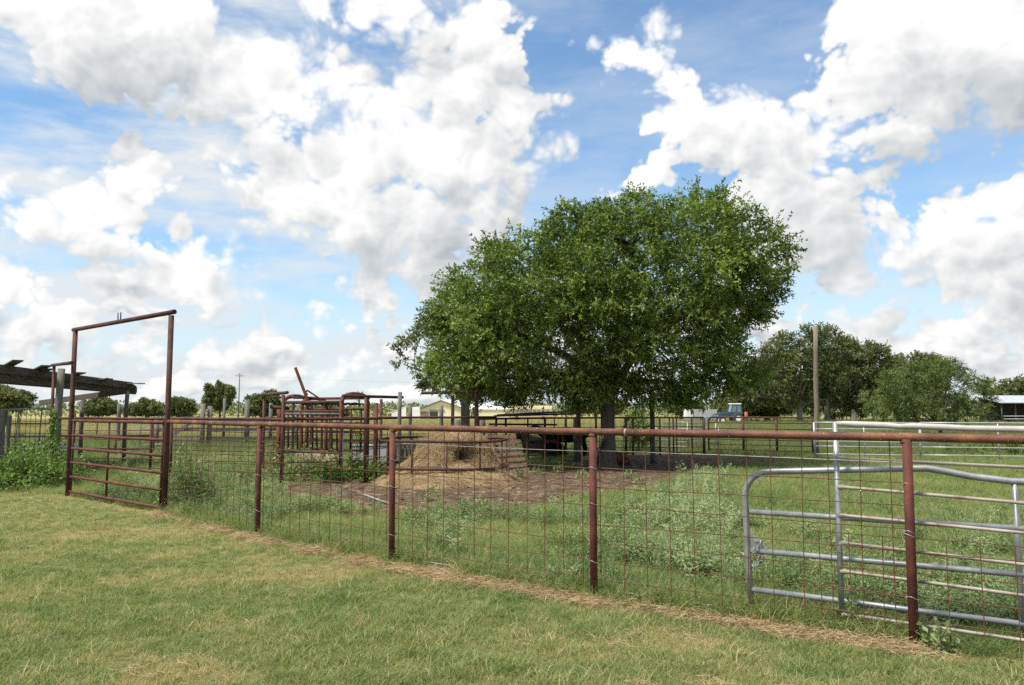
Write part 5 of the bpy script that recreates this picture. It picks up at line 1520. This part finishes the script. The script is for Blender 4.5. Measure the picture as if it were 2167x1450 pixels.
# ------------------------------------------------------------------ far buildings and machines
def far_things():
    # cream barn
    d = 200.0; z0 = tz(0, d)
    def q(px, z, dd): return Vector(((px - 1083.5) / F * d + (dd * .55), d + dd, z0 + z))
    t = thing("barn", "cream metal barn with an open gable end across the field", "barn", X(935, d))
    L0, R0, AP = 890, 988, 937
    eh, ah = 2.55, 4.75
    dep = 16
    MB().poly([q(L0, 0, 0), q(R0, 0, 0), q(R0, eh, 0), q(AP, ah, 0), q(L0, eh, 0)], .15).build("gable_wall", M['cream'], t, smooth=False)
    MB().poly([q(R0, 0, 0), q(R0, 0, dep), q(R0, eh, dep), q(R0, eh, 0)], .12).build("side_wall", M['cream'], t, smooth=False)
    MB().poly([q(L0, 0, 0), q(L0, eh, 0), q(L0, eh, dep), q(L0, 0, dep)], .12).build("side_wall", M['cream'], t, smooth=False)
    rf = MB().poly([q(AP, ah + .1, -.5), q(R0 + 3, eh + .02, -.5), q(R0 + 3, eh + .02, dep), q(AP, ah + .1, dep)], .12).build("roof", M['white_sheet'], t, smooth=False)
    MB().poly([q(AP, ah + .1, -.5), q(AP, ah + .1, dep), q(L0 - 3, eh + .02, dep), q(L0 - 3, eh + .02, -.5)], .12).build("roof", M['white_sheet'], t, smooth=False)
    MB().beam(q(AP, ah + .1, -.6), q(L0 - 3, eh, -.6), .1, .25).build("trim", M['olive_trim'], t, smooth=False)
    MB().beam(q(AP, ah + .1, -.6), q(R0 + 3, eh, -.6), .1, .25).build("trim", M['olive_trim'], t, smooth=False)
    MB().beam(q(911, 1.0, -.2), q(928, 1.0, -.2), .12, 2.0).build("doorway", M['opening_shade'], t, smooth=False)  # dark slab on the wall; the doorway's shade is its colour
    MB().beam(q(911, 2.35, -.25), q(942, 2.35, -.25), .2, .25).build("door_track", M['olive_trim'], t, smooth=False)
    MB().beam(q(892, 1.0, -.2), q(909, 1.0, -.2), .12, 2.0).build("stall_panel", M['brown_sheet'], t, smooth=False)
    MB().poly([q(R0, 0, 3), q(1062, 0, 3), q(1062, 2.5, 3), q(R0, 2.5, 3)], .15).build("annex_wall", M['cream'], t, smooth=False)
    MB().poly([q(R0 - 4, 3.2, 8), q(R0 - 4, 2.5, 2.6), q(1064, 2.5, 2.6), q(1064, 3.2, 8)], .12).build("annex_roof", M['white_sheet'], t, smooth=False)
    # white lean-to
    t = thing("white_shed", "small white sloped-roof shed beside the cream barn", "shed", X(850, 190))
    d2 = 190
    def w(px, z, dd): return Vector(((px - 1083.5) / F * d2, d2 + dd, tz(0, d2) + z))
    MB().poly([w(826, 1.6, 0), w(862, 3.3, 0.2), w(866, 3.3, 5), w(832, 1.6, 5)], .12).build("roof", M['white_sheet'], t, smooth=False)
    MB().poly([w(830, 0, 0), w(860, 0, 0), w(860, 3.1, 0), w(830, 1.5, 0)], .12).build("wall", M['white_sheet'], t, smooth=False)
    MB().poly([w(866, 0, 1), w(888, 0, 1), w(888, 3.1, 1), w(866, 3.1, 1)], .12).build("annex_wall", M['white_sheet'], t, smooth=False)
    # yellow bus-like vehicle
    d3 = 140
    c = X(1122, d3); Lb = 7.6
    t = thing("yellow_vehicle", "long faded yellow vehicle with a row of dark windows under the tree crown", "bus", c)
    prof = [(-1.15, .7), (1.15, .7), (1.15, 2.3), (1.0, 2.65), (.6, 2.85), (-.6, 2.85), (-1.0, 2.65), (-1.15, 2.3)]
    MB().poly([c + Vector((-Lb / 2, y, z)) for y, z in prof], Lb).build("body", M['yellow_paint'], t, smooth=False)
    for k in range(9):
        MB().box(c + Vector((-Lb / 2 + .6 + k * .78, -1.17, 1.95)), .55, .04, .42).build("window", M['glass'], t, smooth=False)
    for dx in (-2.4, 2.3):
        MB().tube([c + Vector((dx, -1.2, .5)), c + Vector((dx, -.9, .5))], .5, 16).build("wheel", M['rubber'], t)
    # white box trailer
    d4 = 150
    c = X(1484, d4)
    t = thing("box_trailer", "grey box trailer with a white red-edged end beyond the pen", "trailer", c)
    MB().box(c + Vector((.6, 1.2, 1.35)), 4.6, 2.2, 1.9).build("body", M['grey_sheet'], t, smooth=False)
    MB().box(c + Vector((-2.35, 1.2, 1.38)), 1.3, 2.24, 1.95).build("end_door", M['white_sheet'], t, smooth=False)
    MB().box(c + Vector((-1.66, 1.2, 1.38)), .08, 2.28, 1.99).build("edge_trim", M['red_paint'], t, smooth=False)
    for dx in (-.2, 1.0): MB().tube([c + Vector((dx, .1, .35)), c + Vector((dx, .35, .35))], .36, 14).build("wheel", M['rubber'], t)
    # tractor
    d5 = 112
    c = X(1545, d5)
    t = thing("tractor", "blue tractor with a glass cab and front loader parked beyond the gate", "tractor", c)
    def v(x, y, z): return c + Vector((x, y, z))
    def sec(pts, y0, w, name, mat):
        return MB().poly([v(x, y0 + w, z) for x, z in pts], w).build(name, mat, t, smooth=False)
    sec([(-1.9, .95), (-.3, .95), (-.3, 1.75), (-1.75, 1.6)], -.45, .9, "hood", M['blue_paint'])
    cab = sec([(-.25, 1.0), (1.35, 1.0), (1.40, 1.65), (-.25, 1.65)], -.75, 1.5, "cab_base", M['blue_paint'])
    for x0, x1 in ((-.22, .02), (1.36, 1.2), (.62, .62)):
        for y in (-.72, .72):
            MB().beam(v(x0, y, 1.6), v(x1, y, 2.75), .08, .08, (0, 1, 0)).build("cab_post", M['blue_paint'], t, smooth=False)
    MB().poly([v(-.18, -.70, 1.66), v(.6, -.70, 1.66), v(.6, -.70, 2.72), v(.04, -.70, 2.72)], .02).build("pane", M['glass'], t, smooth=False)
    MB().poly([v(.66, -.70, 1.66), v(1.32, -.70, 1.66), v(1.18, -.70, 2.72), v(.66, -.70, 2.72)], .02).build("pane", M['glass'], t, smooth=False)
    MB().poly([v(-.2, .7, 1.66), v(-.2, -.7, 1.66), v(.02, -.7, 2.72), v(.02, .7, 2.72)], .02).build("pane", M['glass'], t, smooth=False)
    MB().box(v(.6, 0, 2.83), 1.45, 1.6, .18).build("cab_roof", M['white_sheet'], t, smooth=False, bevel=.05)
    for y in (-.9, .9):
        for (x, z, r) in ((.75, .78, .78), (-1.45, .5, .5)):
            wh = MB().tube([v(x, y - .2, z), v(x, y - .14, z), v(x, y + .14, z), v(x, y + .2, z)], [r * .86, r, r, r * .86], 20).build("wheel", M['rubber'], t)
            MB().tube([v(x, y - .215, z), v(x, y + .215, z)], r * .5, 14).build("rim", M['white_sheet'], wh)
    for y in (-.72, .72):
        MB().beam(v(-.35, y, 1.65), v(-2.2, y, 1.35), .1, .14).beam(v(-2.2, y, 1.4), v(-2.9, y, .55), .1, .13).build("loader_arm", M['blue_paint'], t, smooth=False)
    MB().poly([v(-2.75, .9, .35), v(-3.25, .9, .35), v(-2.9, .9, .95)], 1.8).build("bucket", M['blue_paint'], t, smooth=False)
    MB().tube([v(-1.2, .2, 1.65), v(-1.2, .2, 2.4)], .04, 8).build("exhaust", M['rubber'], t)
    tag(MB().tube([X(1577, 108), X(1577, 108) + Vector((0, 0, 1.7))], .24, 14).build("red_drum", M['red_paint']), "red upright drum standing behind the tractor", "drum")
    # metal-roofed shed
    d6 = 110
    t = thing("metal_shed", "low open shed with a pale metal roof at the picture edge", "shed", X(2170, d6))
    def e(px, z, dd): return Vector(((px - 1083.5) / F * d6, d6 + dd, tz(0, d6) + z))
    MB().poly([e(2110, 2.9, -.5), e(2330, 2.9, -.5), e(2330, 4.0, 6), e(2110, 4.0, 6)], .1).build("roof", M['grey_sheet'], t, smooth=False)
    MB().poly([e(2115, 0, 5), e(2330, 0, 5), e(2330, 3.4, 5), e(2115, 3.4, 5)], .1).build("back_wall", M['opening_shade'], t, smooth=False)  # wall coloured near-black, painting in the shade under the roof
    for px in (2116, 2145, 2185, 2260, 2325): MB().tube([e(px, 0, 0), e(px, 2.9, 0)], .09, 8).build("post", M['wood_dark'], t)
    for z in (.7, 1.1): MB().tube([e(2116, z, -.3), e(2330, z, -.3)], .05, 8).build("rail", M['galv'], t)
    # utility poles and their wires across the field
    d7 = 250
    tops = []
    for px, top, lb in ((507, 790, "far utility pole rising beside the dark oak"), (-260, 770, None), (1350, 800, None)):
        b = X(px, d7); h = (862 - top + 4) / F * d7 + 1.6 - b.z
        tops.append((b, h))
        if lb:
            t = thing("utility_pole", lb, "utility pole", b)
            MB().tube([b, b + Vector((0, 0, h))], [.22, .15], 8).build("pole", M['wood_grey'], t)
            ca = MB().beam(b + Vector((-1.3, 0, h - .9)), b + Vector((1.3, 0, h - .9)), .15, .18).build("crossarm", M['wood_grey'], t, smooth=False)
            for dx in (-1.2, 0, 1.2): MB().tube([b + Vector((dx, 0, h - .8)), b + Vector((dx, 0, h - .4))], .07, 6).build("insulator", M['white_sheet'], ca)
    for k, (i, j) in enumerate(((1, 0), (0, 2))):
        a = tops[i][0] + Vector((0, 0, tops[i][1] - .4)); b = tops[j][0] + Vector((0, 0, tops[j][1] - .4))
        pts = [a.lerp(b, s) + Vector((0, 0, -8 * s * (1 - s))) for s in np.linspace(0, 1, 15)]
        tag(MB().tube(pts, .035, 4, False).build("power_line", M['wire_grey']), ["thin power line running from the far pole towards the shed", "thin power line running from the far pole behind the chute"][k], "power line")
far_things()
